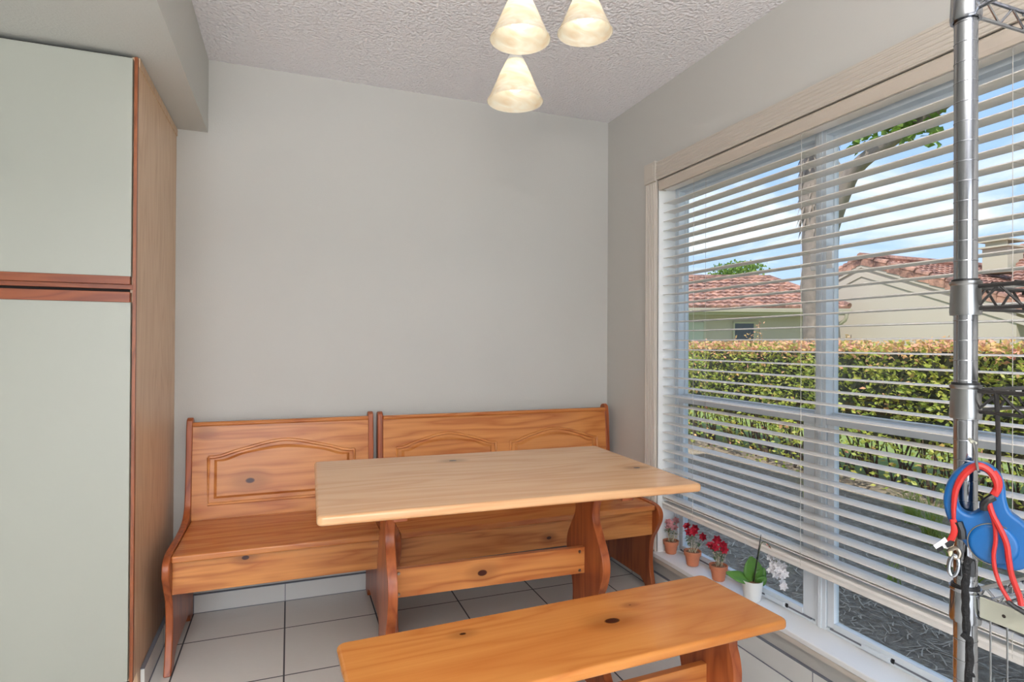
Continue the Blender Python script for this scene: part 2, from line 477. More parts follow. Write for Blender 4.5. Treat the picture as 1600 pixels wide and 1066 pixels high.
def tag(o, label=None, cat=None, group=None, kind=None):
    if label: o['label'] = label
    if cat: o['category'] = cat
    if group: o['group'] = group
    if kind: o['kind'] = kind
    return o
def thing(name, loc, label, cat, rz=0, group=None):
    return tag(empty(name, loc, rz), label, cat, group)
def spline(pts, k=6, closed=False):
    out = []; n = len(pts)
    rng = range(n) if closed else range(n-1)
    for i in rng:
        if closed:
            p0, p1, p2, p3 = pts[(i-1) % n], pts[i], pts[(i+1) % n], pts[(i+2) % n]
        else:
            p0, p1, p2, p3 = pts[max(i-1, 0)], pts[i], pts[i+1], pts[min(i+2, n-1)]
        for j in range(k):
            t = j/k
            out.append(tuple(.5*((2*b) + (-a+c)*t + (2*a-5*b+4*c-d)*t*t + (-a+3*b-3*c+d)*t**3) for a, b, c, d in zip(p0, p1, p2, p3)))
    if not closed:
        out.append(tuple(pts[-1]))
    return out
def rrect(x0, x1, y0, y1, r, n=5):
    pts = []
    for cx, cy, a in ((x1-r, y1-r, 0), (x0+r, y1-r, 90), (x0+r, y0+r, 180), (x1-r, y0+r, 270)):
        for i in range(n+1):
            t = R(a+90*i/n)
            pts.append((cx+r*math.cos(t), cy+r*math.sin(t)))
    return pts
def shape2d(name, splines, depth, bevel, m, parent, loc=(0, 0, 0), rot=None):
    """a flat outline with holes, given thickness and rounded edges"""
    cu = bpy.data.curves.new(name, 'CURVE'); cu.dimensions = '2D'; cu.fill_mode = 'BOTH'
    cu.extrude = depth/2-bevel; cu.bevel_depth = bevel; cu.bevel_resolution = 3; cu.offset = -bevel
    for pts in splines:
        sp = cu.splines.new('POLY'); sp.points.add(len(pts)-1)
        for i, p in enumerate(pts):
            sp.points[i].co = (p[0], p[1], 0, 1)
        sp.use_cyclic_u = True
    tmp = bpy.data.objects.new(name+'_src', cu); COL.objects.link(tmp)
    bpy.context.view_layer.update()
    dg = bpy.context.evaluated_depsgraph_get()
    me = bpy.data.meshes.new_from_object(tmp.evaluated_get(dg))
    bpy.data.objects.remove(tmp)
    me.name = name; me.materials.clear(); me.materials.append(m)
    me.polygons.foreach_set('use_smooth', [True]*len(me.polygons)); me.set_sharp_from_angle(angle=R(45))
    o = bpy.data.objects.new(name, me); COL.objects.link(o); o.parent = parent
    o.location = loc
    if rot: o.rotation_euler = rot
    return o

# ------------------------------------------------------------------ room shell
H = 2.44
X0, Y0 = -4.6, -6.1           # far side of the kitchen and the wall behind the photographer
OY0, OY1, OZ0, OZ1 = -2.205, -.486, .160, 1.985   # window opening
def st(mb, name, m, label=None, parent=None, **k):
    o = mb.build(name, m, parent, **k)
    if parent is None: o['kind'] = 'structure'
    if label: o['label'] = label
    return o
st(MB().box(X0-.1, .16, Y0-.1, .12, -.12, 0), 'floor', M['tile'], 'white square ceramic tile floor with dark grout lines')
st(MB().box(X0-.1, .16, Y0-.1, .12, H, H+.15), 'ceiling', M['ceiling'], 'white textured ceiling')
st(MB().box(X0-.1, .16, 0, .15, 0, H), 'wall_back', M['wall'], 'plain grey-white painted back wall behind the benches')
wr = MB()
wr.box(0, .16, OY1, 0, 0, H).box(0, .16, Y0, OY0, 0, H).box(0, .16, OY0, OY1, 0, OZ0-.002).box(0, .16, OY0, OY1, OZ1, H)
st(wr, 'wall_right', M['wall'], 'greige painted wall around the wide window')
st(MB().box(X0-.12, X0, Y0, 0, 0, H), 'wall_left', M['wall'], 'kitchen side wall')
wf = MB()   # wall behind the camera; its opening is added to go with the rear fill
wf.box(X0, -3.7, Y0-.12, Y0, 0, H).box(-.9, .16, Y0-.12, Y0, 0, H).box(-3.7, -.9, Y0-.12, Y0, 2.15, H)
st(wf, 'wall_front', M['wall'], 'wall behind the photographer with an unseen opening added for the rear fill light')
st(MB().box(X0, -2.022, -3.4, 0, 2.117, H), 'trim_1', M['soffit'], 'lowered textured soffit over the tall cabinet')
# unseen eave of our own roof, deepened to shade the soil bed
st(MB().box(.0, 1.1, Y0, 1.5, H+.16, H+.30), 'trim_2', M['fascia'], 'unseen roof eave outside the window, deepened to shade the soil')

# tile baseboards, a grout line along the top
def base_board(name, x0, x1, y0, y1, label, axis):
    o = st(MB().box(x0, x1, y0, y1, 0, .078), name, M['base_tile'], label, bevel=.002)
    g = MB().box(x0, x1, y0, y1, .078, .0815)
    s = .373
    if axis == 'x':
        k = -1.689-s*3
        while k < x1:
            if k > x0: g.box(k-.0015, k+.0015, y0-.0006, y1, 0, .078)
            k += s
        g.box(x0, x1, y0-.004, y0, 0, .0012)
    else:
        k = -.285-s*20
        while k < y1:
            if k > y0: g.box(x0-.0006, x1+.0006, k-.0015, k+.0015, 0, .078)
            k += s
        if x0 > -1: g.box(x0-.005, x0, y0, y1, 0, .0014)
        else: g.box(x1, x1+.004, y0, y1, 0, .0012)
    g.build('grout_line', M['grout'], o)
base_board('baseboard_back', -2.13, -.012, -.012, 0, 'white tile baseboard under the corner benches', 'x')
base_board('baseboard_right', -.012, 0, Y0, 0, 'tile baseboard below the window', 'y')
base_board('baseboard_left', -2.143, -2.13, -.60, -.012, 'white tile baseboard along the cabinet side', 'y')

# ------------------------------------------------------------------ window
def casing():
    c = MB()
    c.box(-.012, 0, OY1+.004, OY1+.092, OZ0+.02, 1.985)
    for i in range(6):
        y = OY1+.012+i*.0145
        c.tube([(-.012, y, OZ0+.03), (-.012, y, 1.98)], .0045, 6)
    c.box(-.012, 0, OY0-.092, OY0-.004, OZ0+.02, 1.985)
    o = st(c, 'trim_3', M['trim'], 'reeded window casing with square corner blocks')
    h = MB().box(-.012, 0, OY0-.004, OY1+.004, 1.989, 2.077)
    for i in range(6):
        z = 1.998+i*.0145
        h.tube([(-.012, OY0, z), (-.012, OY1, z)], .0045, 6)
    h.build('head_casing', M['trim'], o)
    MB().box(-.020, 0, OY1+.002, OY1+.094, 1.985, 2.083).box(-.0225, -.02, OY1+.016, OY1+.08, 1.999, 2.069).build('corner_block', M['trim'], o, bevel=.003)
    MB().box(-.020, 0, OY0-.094, OY0-.002, 1.985, 2.083).build('corner_block', M['trim'], o, bevel=.003)
    # white reveal of the opening
    j = MB().box(0, .16, OY1-.006, OY1+.004, OZ0, OZ1+.004).box(0, .16, OY0-.004, OY0+.006, OZ0, OZ1+.004).box(0, .16, OY0, OY1, OZ1-.004, OZ1+.006)
    j.build('reveal', M['white_trim'], o)
    s = st(MB().box(-.026, .125, OY0-.1, OY1+.016, OZ0, .180), 'trim_4', M['white_trim'], 'low white window sill', bevel=.004)
    MB().box(-.0235, -.002, OY0-.1, OY1+.016, OZ0-.018, OZ0).build('apron', M['trim'], s)
casing()
WZ0, WZ1, MR = .180, OZ1-.004, .940
def window(name, ya, yb, label, lever_y):
    """ya > yb; a single-hung unit: fixed glass above, sash set inward below"""
    w = tag(empty(name, (0, 0, 0)), label, kind='structure')
    fm = .022
    f = MB()
    f.box(.10, .16, ya-fm, ya, WZ0, WZ1).box(.10, .16, yb, yb+fm, WZ0, WZ1).box(.101, .16, yb+fm, ya-fm, WZ1-.045, WZ1).box(.101, .16, yb+fm, ya-fm, WZ0, WZ0+.010)
    f.box(.095, .10, ya-.008, ya, WZ0, WZ1).box(.095, .10, yb, yb+.008, WZ0, WZ1)
    f.build('frame', M['vinyl'], w, bevel=.002)
    u = MB()   # upper sash
    u.box(.135, .155, ya-.027, ya-fm, MR, WZ1-.045).box(.135, .155, yb+fm, yb+.042, MR, WZ1-.045)
    u.box(.136, .154, yb+.042, ya-.027, WZ1-.060, WZ1-.045).box(.130, .155, yb+fm, ya-fm, MR-.02, MR+.008)
    u.build('upper_sash', M['vinyl'], w, bevel=.0015)
    MB().box(.144, .148, yb+.04, ya-.025, MR, WZ1-.055).build('pane', M['glass'], w)
    l = MB()
    l.box(.106, .130, ya-.052, ya-.024, WZ0+.014, MR).box(.106, .130, yb+.024, yb+.080, WZ0+.014, MR)
    l.box(.100, .132, yb+.024, ya-.024, MR-.034, MR+.002).box(.103, .130, yb+.080, ya-.052, WZ0+.014, WZ0+.036)
    l.box(.092, .100, yb+.06, ya-.05, MR-.012, MR-.004)
    ls = l.build('lower_sash', M['vinyl'], w, bevel=.002)
    MB().box(.116, .120, yb+.075, ya-.048, WZ0+.03, MR-.03).build('pane', M['glass'], w)
    MB().box(.092, .104, lever_y-.075, lever_y+.02, WZ0+.006, WZ0+.022).build('lift_handle', M['vinyl'], ls, bevel=.003)
    MB().box(.099, .104, lever_y-.088, lever_y-.079, WZ0+.008, WZ0+.022).build('handle_slot', M['black'], ls)
    MB().box(.1008, .106, yb+.04, ya-.04, WZ0+.0095, WZ0+.0145).build('track_gap', M['grout'], ls)
    for y in (ya-.034, yb+.034):
        MB().box(.100, .112, y-.012, y+.012, MR+.52, MR+.60).build('sash_stop', M['white_trim'], w, bevel=.002)
    return w
window('window_1', OY1-.006, -1.334, 'white vinyl single hung window nearest the corner', -1.10)
window('window_2', -1.334, OY0+.006, 'white vinyl single hung window behind the chrome post', -1.52)

# ------------------------------------------------------------------ blind
def blind():
    t = thing('window_blind', (.045, -1.345, 1.985), 'wide white horizontal slat blind, open and lowered over both windows', 'blind')
    y0, y1 = OY0+.012+1.345, OY1-.014+1.345
    MB().box(-.024, .026, y0, y1, -.045, -.002).build('headrail', M['slat'], t, bevel=.002)
    v = MB()
    prof = [(-.050, -.048), (-.047, -.050), (-.044, -.048), (-.044, -.002), (-.050, 0), (-.055, -.006), (-.053, -.014), (-.053, -.036)]
    v.prism([(a, b) for a, b in prof], 'y', y0-.002, y1+.004)
    v.box(-.050, -.010, y1, y1+.004, -.048, -.003)
    # prism along y takes (x, z) outlines
    v.build('valance', M['valance'], t, bevel=.001, seg=1, recalc=True)
    s = MB()
    zs = [1.207+.0445*k-1.985 for k in range(-17, 16)]
    for z in zs:
        n = 4; top = []; bot = []
        for i in range(n+1):
            x = -.025+.064*i/n
            h = .0022*(1-((i-n/2)/(n/2))**2)
            top.append((x, z+h+.0014)); bot.append((x, z+h-.0014))
        s.prism(top+bot[::-1], 'y', y0, y1)
    s.build('slats', M['slat'], t, recalc=True)
    zb = zs[0]
    r = MB()
    r.box(-.025, .039, y0, y1, zb-.0095, zb-.0065)
    r.build('slats', M['slat'], t)
    MB().prism([(-.026, zb-.054), (.040, zb-.054), (.041, zb-.035), (.039, zb-.026), (-.025, zb-.026), (-.0275, zb-.033), (-.025, zb-.042)], 'y', y0, y1).build('bottom_rail', M['slat'], t, bevel=.001, seg=1, recalc=True)
    for y in (-.70+1.345-.03, .022, -1.974+1.345):
        c = MB()
        for x in (-.0262, .0402):
            c.tube([(x, y, -.045), (x, y, zb-.045)], .0009, 4)
        for z in zs:
            c.tube([(-.0262, y, z-.002), (.0402, y, z-.002)], .0007, 4)
        c.build('ladder_cord', M['cord'], t)
        MB().tube([(0, y, zb-.054), (0, y, zb-.057)], .006, 10).build('rail_button', M['white_trim'], t)
blind()

# ------------------------------------------------------------------ tall cabinet
def cabinet():
    x0, x1, yf, zt = -3.0, -2.144, -.70, 2.112
    t = thing('pantry_cabinet', (x0, 0, 0), 'tall pantry cabinet with cream flat doors and veneered wood side', 'cabinet')
    ven = wood('cabinet_veneer', (228, 198, 166), (204, 166, 130), 'Z', .4, scale=1.3, fine=1.1)
    red = wood('cabinet_edge_wood', (158, 84, 44), (116, 52, 26), 'X', .35, scale=1.6)
    redz = wood('cabinet_edge_band', (168, 96, 56), (120, 60, 30), 'Z', .35, scale=1.6)
    X = lambda v: v-x0
    # side panel with toe notch
    MB().prism([(yf+.012, .09), (yf+.012, zt), (-.002, zt), (-.002, 0), (yf+.09, 0), (yf+.06, .09)], 'x', X(x1)-.018, X(x1)).build('side_panel', ven, t)
    MB().box(X(x1), X(x1)+.004, yf+.012, -.002, zt-.028, zt).build('top_strip', ven, t)
    MB().box(X(x1)-.008, X(x1)+.001, yf-.004, yf+.012, .09, zt-.004).build('edge_band', redz, t)
    MB().box(0, X(x1)-.018, yf+.014, -.002, .09, zt).build('carcass', M['dark'], t)
    MB().box(0, X(x1)-.02, yf+.07, -.002, 0, .09).build('toe_kick', M['dark'], t)
    for nm, z0, z1 in (('u', 1.396, zt-.012), ('l', .10, 1.314)):
        MB().box(0, X(-2.1555), yf-.012, yf+.01, z0, z1).build('door', M['laminate'], t, bevel=.0015)
    dr = MB().box(0, X(-2.157), yf-.016, yf+.01, 1.371, 1.3965)
    dr.box(0, X(-2.150), yf-.004, yf+.01, 1.356, 1.371)
    dr.build('finger_pull', red, t, bevel=.001)
    MB().box(0, X(-2.1575), yf-.016, yf+.01, 1.3135, 1.3465).build('finger_pull', red, t, bevel=.001)
cabinet()

# ------------------------------------------------------------------ settle benches
def arch_pts(x0, x1, zl, zs, zm, ln=10):
    """arched panel outline in (x, z): flat bottom zl, shoulders zs, crown zm"""
    w = x1-x0
    pts = [(x0, zl), (x1, zl), (x1, zs)]
    top = spline([(x1, zs+.002), (x1-.07*w, zs+.004), (x1-.22*w, zs+.030), (x0+w*.5, zm), (x0+.22*w, zs+.030), (x0+.07*w, zs+.004), (x0, zs+.002)], ln)
    return pts + top[1:-1] + [(x0, zs)]
def settle(x0, x1, yo, label, arches, knots_b, knots_a, seed):
    """x0, x1 outer faces of the two end panels"""
    ox = x0
    t = thing('corner_bench', (ox, yo, 0), label, 'bench', group='pine settle benches along the back wall')
    we = wood('settle_end_shaded_wood%d' % seed, (184, 100, 52), (118, 50, 24), 'Z', .32, off=seed)  # shade on the end panels is put into this darker pine tone
    wb = wood('settle_back_wood%d' % seed, PINE_L, PINE_D, 'X', .32, knots=knots_b, off=seed*1.3)
    wsm = wood('settle_seat_wood%d' % seed, (214, 140, 76), (168, 86, 40), 'X', .26, off=seed*2.1)
    wa = wood('settle_apron_wood%d' % seed, PINE_L, (160, 80, 34), 'X', .32, knots=knots_a, scale=1.2, off=seed*.7)
    Wd = x1-x0; th = .025
    front = spline([(-.064, .852), (-.074, .80), (-.080, .70), (-.088, .60), (-.108, .50), (-.160, .452), (-.28, .436), (-.42, .436), (-.53, .432), (-.572, .408), (-.574, .366), (-.545, .315), (-.505, .25), (-.496, .15), (-.510, .07), (-.532, 0)], 5)
    prof = [(-.016, 0), (-.016, .845), (-.026, .857), (-.045, .862)] + front
    prof += [(-.47, 0), (-.455, .03), (-.42, .05), (-.14, .05), (-.10, .03), (-.085, 0)]
    for a in (0, Wd-th):
        MB().prism(prof, 'x', a, a+th).build('end_panel', we, t, bevel=.005, seg=3)
    bx0, bx1 = th, Wd-th
    yb = lambda z: -.100+(z-.43)*.075
    MB().prism([(yb(.43)+.018, .41), (yb(.43), .41), (yb(.83), .825), (yb(.83)+.018, .825)], 'x', bx0, bx1).build('backrest', wb, t)
    MB().prism([(yb(.83)-.008, .825), (yb(.83)-.012, .833), (yb(.83)-.006, .842), (yb(.83)+.022, .842), (yb(.83)+.022, .825)], 'x', bx0, bx1).build('top_rail', wsm, t, bevel=.002)
    sl = math.atan(.075)
    for (a, b, zl, zs, zm) in arches:
        def lay(pts, d):
            return [(px-ox, yb(pz)-d, pz) for px, pz in pts]
        o1 = arch_pts(a, b, zl, zs, zm)
        m = MB()
        p3 = lay(o1, .001)
        m.tube(p3+[p3[0], p3[1]], .0072, 6, cap=False)
        m.build('panel_molding', wb, t)
        ins = .022
        o2 = arch_pts(a+ins, b-ins, zl+ins, zs-.012, zm-ins*.95)
        pr = MB()
        n = len(o2)
        cx = sum(p[0] for p in o2)/n; cz = sum(p[1] for p in o2)/n
        o3 = arch_pts(a+ins+.012, b-ins-.012, zl+ins+.012, zs-.018, zm-ins*.95-.012)
        v1 = lay(o2, 0); v2 = lay(o3, .011)
        pr.add(v1+v2, [(i, (i+1) % n, n+(i+1) % n, n+i) for i in range(n)] + [tuple(range(n, 2*n))])
        pr.build('raised_panel', wb, t, recalc=True)
    # seat lid, apron, underside box
    MB().box(bx0, bx1, -.548, -.100, .405, .430).build('seat', wsm, t, bevel=.006, seg=3)
    MB().box(bx0, bx1, -.522, -.502, .286, .405).build('apron', wa, t, bevel=.001)
    MB().box(bx0, bx1, -.075, -.057, .28, .41).build('back_stretcher', wa, t)
    MB().box(bx0, bx1, -.502, -.075, .286, .296).build('box_bottom', wa, t)
    return t
settle(-2.088, -1.303, 0, 'two-seat pine settle bench with one arched back panel, beside the cabinet',
       [(-2.0, -1.392, .493, .690, .752)], [(-1.835+2.088, -.09, .583, .016), (-2.018+2.088, -.06, .795, .011)], [(-1.825+2.088, -.52, .39, .009)], 1)
settle(-1.285, -.038, -.015, 'longer pine settle bench with two arched back panels, in the window corner',
       [(-1.196, -.698, .493, .688, .747), (-.618, -.120, .493, .686, .745)], [(-1.15+1.285, -.08, .60, .012)], [(-.6+1.285, -.52, .33, .008)], 4)

# ------------------------------------------------------------------ trestle table and plain bench
def trestle(name, c, rz, L_, Wd, h, th, label, cat, knots, leg_prof, legx, str_z, str_h, r, tone, seed, bolts):
    t = thing(name, (c[0], c[1], 0), label, cat, rz)
    wt = wood(name+'_top_wood', tone[0], tone[1], 'X', tone[2], knots=knots, scale=.8, off=seed, fine=.8)
    wl = wood(name+'_leg_shaded_wood', (188, 106, 58), (126, 54, 27), 'Z', .3, off=seed*3)  # same pine as the rest, darkened to carry the shade on the legs
    wsn = wood(name+'_rail_wood', PINE_L, (160, 76, 32), 'X', .32, knots=[(-.04, -.012, str_z+str_h*.5, .011)] if bolts else (), scale=1.1, off=seed*2)
    MB().prism(rrect(-L_/2, L_/2, -Wd/2, Wd/2, r), 'z', h-th, h).build('table_top' if cat == 'table' else 'seat', wt, t, bevel=.009, seg=4)
    half = spline(leg_prof, 6)
    prof = [(a, z) for a, z in half] + [(-a, z) for a, z in half[::-1]]
    for s in (-1, 1):
        x = s*legx
        MB().prism(prof, 'x', x-.015, x+.015).build('leg', wl, t, bevel=.005, seg=3)
        MB().box(x-.02, x+.02, -Wd/2+.08, Wd/2-.08, h-th-.03, h-th).build('cleat', wl, t, bevel=.003)
    rail = MB().box(-legx+.015, legx-.015, -.011, .011, str_z, str_z+str_h).build('stretcher', wsn, t, bevel=.002)
    if bolts:
        for s in (-1, 1):
            for z in (str_z+.012, str_z+str_h-.014):
                b = MB().lathe([(0, .004), (.004, .004), (.0055, .001), (.0055, 0)], n=12)
                b.build('bolt', M['bolt'], rail, loc=(s*(legx-.035), -.011, z), rot=(R(90), 0, 0))
    return t
tleg = [(.20, 0), (.195, .04), (.155, .085), (.115, .16), (.092, .24), (.094, .31), (.125, .365), (.145, .42), (.140, .47), (.105, .525), (.072, .575), (.070, .62), (.095, .67), (.13, .705), (.13, .731)]
trestle('dining_table', (-1.032, -1.031), R(-1.75), 1.140, .722, .755, .026, 'rectangular pine trestle dining table in front of the corner benches', 'table',
        [(-.087, .225, .75, .011), (.498, -.09, .75, .010)], tleg, .352, .377, .092, .016, ((226, 180, 134), (206, 150, 102), .19), 2, True)
bleg = [(.145, 0), (.142, .03), (.105, .07), (.08, .13), (.075, .2), (.098, .26), (.112, .30), (.105, .345), (.105, .38), (.125, .405), (.125, .414)]
bleg = [(.145, 0), (.142, .03), (.115, .07), (.098, .13), (.100, .2), (.112, .25), (.115, .29), (.108, .33), (.098, .36), (.104, .39), (.125, .408), (.125, .414)]
trestle('trestle_bench', (-.983, -1.530), R(2.3), 1.152, .344, .440, .026, 'narrow pine trestle bench in the foreground, in front of the table', 'bench',
        [(-.270, .094, .435, .008), (.125, .008, .435, .016), (.225, .07, .435, .006)], bleg, .448, .185, .085, .022, ((218, 148, 78), (192, 112, 50), .2), 5, False)

# ------------------------------------------------------------------ pendant lamps
def pendant(x, y, zr, s, label, d=0):
    t = thing('pendant_lamp', (x, y, zr), label, 'lamp', group='glass pendant lamps over the table')
    n = 40
    prof = [(.0255, .118), (.030, .112), (.046, .078), (.064, .036), (.078, .006), (.0825, 0), (.081, -.0015), (.0765, .004), (.062, .034), (.044, .076), (.027, .110), (.022, .114)]
    MB().lathe([(a*s, b*s) for a, b in prof], n=n).build('shade', M['shade'], t)
    MB().lathe([(0, .162*s), (.004, .162*s), (.007, .15*s), (.02*s, .132*s), (.027*s, .119*s), (.024*s, .113*s), (0, .113*s)], n=20).build('socket_cap', M['white_trim'], t)
    MB().tube([(0, 0, .16*s), (0, 0, 2.41-zr)], .003, 8).build('cord', M['white_trim'], t)
    MB().lathe([(0, .031)] + [(.030*s*math.sin(a), (.060-.030*math.cos(a))*s) for a in [i*math.pi/10 for i in range(1, 8)]] + [(.014*s, .095*s), (.012*s, .113*s)], n=20).build('bulb', M['bulb'], t)
    MB().lathe([(0, 2.44-zr), (.055, 2.44-zr), (.055, 2.42-zr), (.02, 2.405-zr), (0, 2.405-zr)], n=24).build('ceiling_rose', M['white_trim'], t)
    return t
pendant(-1.099, -1.428, 2.012, 1.0, 'upper left glass cone pendant, the largest of the three lit lamps')
pendant(-.862, -1.352, 2.114, 1.0, 'upper right amber-edged glass cone pendant of the three lit lamps')
pendant(-1.052, -1.270, 1.912, 1.02, 'lowest glass cone pendant, hanging nearest the back wall')

# ------------------------------------------------------------------ plants on the sill
def leafquad(mb, p, d, up, l, w, fold=.25):
    d = Vector(d).normalized(); up = Vector(up)
    s = d.cross(up)
    s = s.normalized() if s.length > 1e-4 else Vector((1, 0, 0))
    nrm = s.cross(d).normalized()
    p = Vector(p)
    a = p; b = p+d*l*.45+s*w*.5+nrm*w*fold; c = p+d*l; e = p+d*l*.45-s*w*.5+nrm*w*fold; m = p+d*l*.5
    mb.add([a, b, c, e, m], [(0, 1, 4), (1, 2, 4), (2, 3, 4), (3, 0, 4)], True)
def rnd_dir(zmin=-1, zmax=1):
    z = random.uniform(zmin, zmax); a = random.uniform(0, 2*math.pi); r = math.sqrt(max(0, 1-z*z))
    return Vector((r*math.cos(a), r*math.sin(a), z))
def blossom(mb, c, r, layers=((6, 1.0, .25), (5, .75, .7), (4, .45, 1.3))):
    c = Vector(c)
    ax = (Vector((-.5, -.6, .55))+rnd_dir()*.5).normalized()
    s = ax.orthogonal().normalized(); q = ax.cross(s)
    for n, sc, lift in layers:
        o = random.random()*3
        for i in range(n):
            a = o+2*math.pi*i/n
            d = (s*math.cos(a)+q*math.sin(a)+ax*lift).normalized()
            leafquad(mb, c-ax*r*.2, d, ax, r*sc, r*sc*.95, .35)
def flowerpot(x, y, z, s, petal, label, nb, sway):
    t = thing('potted_flowers', (x, y, z), label, 'potted plant', group='small clay pots on the window sill')
    MB().lathe([(0, 0), (.0185*s, 0), (.0205*s, .002), (.026*s, .036*s), (.0295*s, .036*s), (.031*s, .050*s), (.0285*s, .051*s), (.0265*s, .042*s), (0, .041*s)], n=28).build('pot', M['terracotta'], t, sharp=30)
    MB().lathe([(.0265*s, .043*s), (.02*s, .047*s), (0, .049*s)], n=20).build('moss', M['soil'], t)
    st_ = MB(); lf = MB(); bl = MB(); dry = MB()
    hs = []
    for i in range(nb):
        a = 2*math.pi*i/nb+random.uniform(-.4, .4)
        rr = random.uniform(.010, .036)*s
        h = random.uniform(.098, .130)*s
        e = Vector((rr*math.cos(a)+sway[0], rr*math.sin(a)+sway[1], h))
        b0 = Vector((.006*math.cos(a), .006*math.sin(a), .044*s))
        st_.tube(spline([tuple(b0), tuple(b0*.5+e*.5+Vector((0, 0, .006))), tuple(e)], 3), .0009, 5)
        hs.append(e)
        blossom(bl, e, random.uniform(.0145, .0190)*s)
        for k in range(3):
            q = b0.lerp(e, random.uniform(.45, .95))
            leafquad(lf, q, rnd_dir(-.6, .2), (0, 0, 1), random.uniform(.014, .024)*s, .010*s)
    for k in range(22):
        a = random.uniform(0, 6.28); r = random.uniform(0, .016)*s
        p = Vector((r*math.cos(a), r*math.sin(a), .044*s))
        e = p+Vector((random.uniform(-.02, .028), random.uniform(-.02, .02), random.uniform(.018, .055)))*s
        dry.tube([p, p.lerp(e, .5)+Vector((0, 0, .006)), e], [.0008, .0007, .0004], 4)
        leafquad(dry, e, rnd_dir(-.7, .3), (0, 0, 1), .010*s, .004*s)
    st_.build('stem', M['stem'], t); lf.build('leaves', M['leaf_dusty'], t); bl.build('blossoms', M[petal], t); dry.build('dried_filler', M['dry'], t)
random.seed(11)
SZ = .1815
flowerpot(.050, -.528, SZ, 1.2, 'petal_pink', 'small clay pot with pale pink flowers, leftmost on the sill', 6, (-.002, 0))
flowerpot(.050, -.690, SZ, 1.28, 'petal_red', 'clay pot with pink-red flowers, second from the left on the sill', 5, (.0, -.004))
flowerpot(.046, -.868, SZ, 1.26, 'petal_red', 'clay pot with deep red flowers, beside the white orchid pot', 7, (.0, .006))

def orchid():
    t = thing('orchid_plant', (.040, -1.070, SZ), 'artificial white orchid with broad green leaves in a white pot', 'potted plant')
    MB().lathe([(0, 0), (.030, 0), (.032, .003), (.040, .074), (.0405, .077), (.038, .077), (.0365, .066), (0, .064)], n=32).build('pot', M['white_ceramic'], t)
    MB().lathe([(.0365, .068), (0, .071)], n=20).build('moss', M['soil'], t)
    def bigleaf(path, w):
        m = MB(); n = len(path); vs = []; fs = []
        P = [Vector(p) for p in path]
        for i, p in enumerate(P):
            d = (P[min(i+1, n-1)]-P[max(i-1, 0)]).normalized()
            u_ = i/(n-1)
            ww = w*math.sin(math.pi*min(.97, max(.06, u_))**.8)*.5+.002
            s = Vector(w_side)
            s = (s-d*s.dot(d)).normalized(); nn = s.cross(d)
            for q in (-1, -.5, 0, .5, 1):
                vs.append(p+s*ww*q+nn*abs(q)*ww*.30)
        for i in range(n-1):
            for k in range(4):
                fs.append((i*5+k, i*5+k+1, (i+1)*5+k+1, (i+1)*5+k))
        m.add(vs, fs, True)
        o = m.build('leaf', M['leaf_orchid'], t, sharp=80)
        sd = o.modifiers.new('thick', 'SOLIDIFY'); sd.thickness = .0016
    r_ = Vector((.935, -.355, 0))
    w_side = (.935, -.355, 0)
    bigleaf(spline([(0, 0, .066), (.004, .004, .09), (.004, .006, .12), (-.002, .004, .150), (-.008, .0, .170)], 4), .072)
    w_side = (.2, -.98, .1)
    w_side = (.935, -.355, 0)
    bigleaf(spline([(.008, -.004, .066), (.022, -.006, .085), (.036, -.012, .105), (.044, -.016, .124)], 4), .046)
    bigleaf(spline([(.006, -.012, .066), (.024, -.022, .078), (.042, -.030, .092)], 4), .038)
    w_side = (.5, .5, .75)
    bigleaf(spline([(-.004, 0, .068), (-.035, .012, .082), (-.070, .024, .094), (-.098, .036, .106)], 4), .042)
    st_ = MB().tube([(.004, -.002, .066), (-.016, -.038, .155), (-.031, -.066, .222), (-.040, -.087, .2855)], [.0021, .0019, .0018, .001], 8)
    st_.tube([(-.0215, -.048, .178), (-.0235, -.052, .186)], .0034, 8)
    st_.build('support_stake', M['black'], t)
    sp = spline([(.006, -.004, .07), (-.012, -.038, .15), (-.030, -.070, .225), (-.034, -.088, .258), (-.026, -.108, .254), (-.012, -.122, .222), (.004, -.122, .180)], 4)
    MB().tube(sp, .0013, 6).build('flower_stem', M['stem'], t)
    bl = MB()
    for i in range(24):
        p = Vector((.004, -.120, .162))+Vector((random.gauss(0, .011), random.gauss(0, .020), random.gauss(0, .017)))
        blossom(bl, p, random.uniform(.014, .019), ((6, 1, .2), (4, .5, 1)))
    bl.build('blossoms', M['petal_white'], t)
    b2 = MB()
    for i in range(5):
        p = Vector((-.026+.004*i, -.106-.004*i, .253-.007*i))
        blossom(b2, p, .007, ((4, 1, .9),))
    b2.build('buds', M['petal_pink'], t)
orchid()

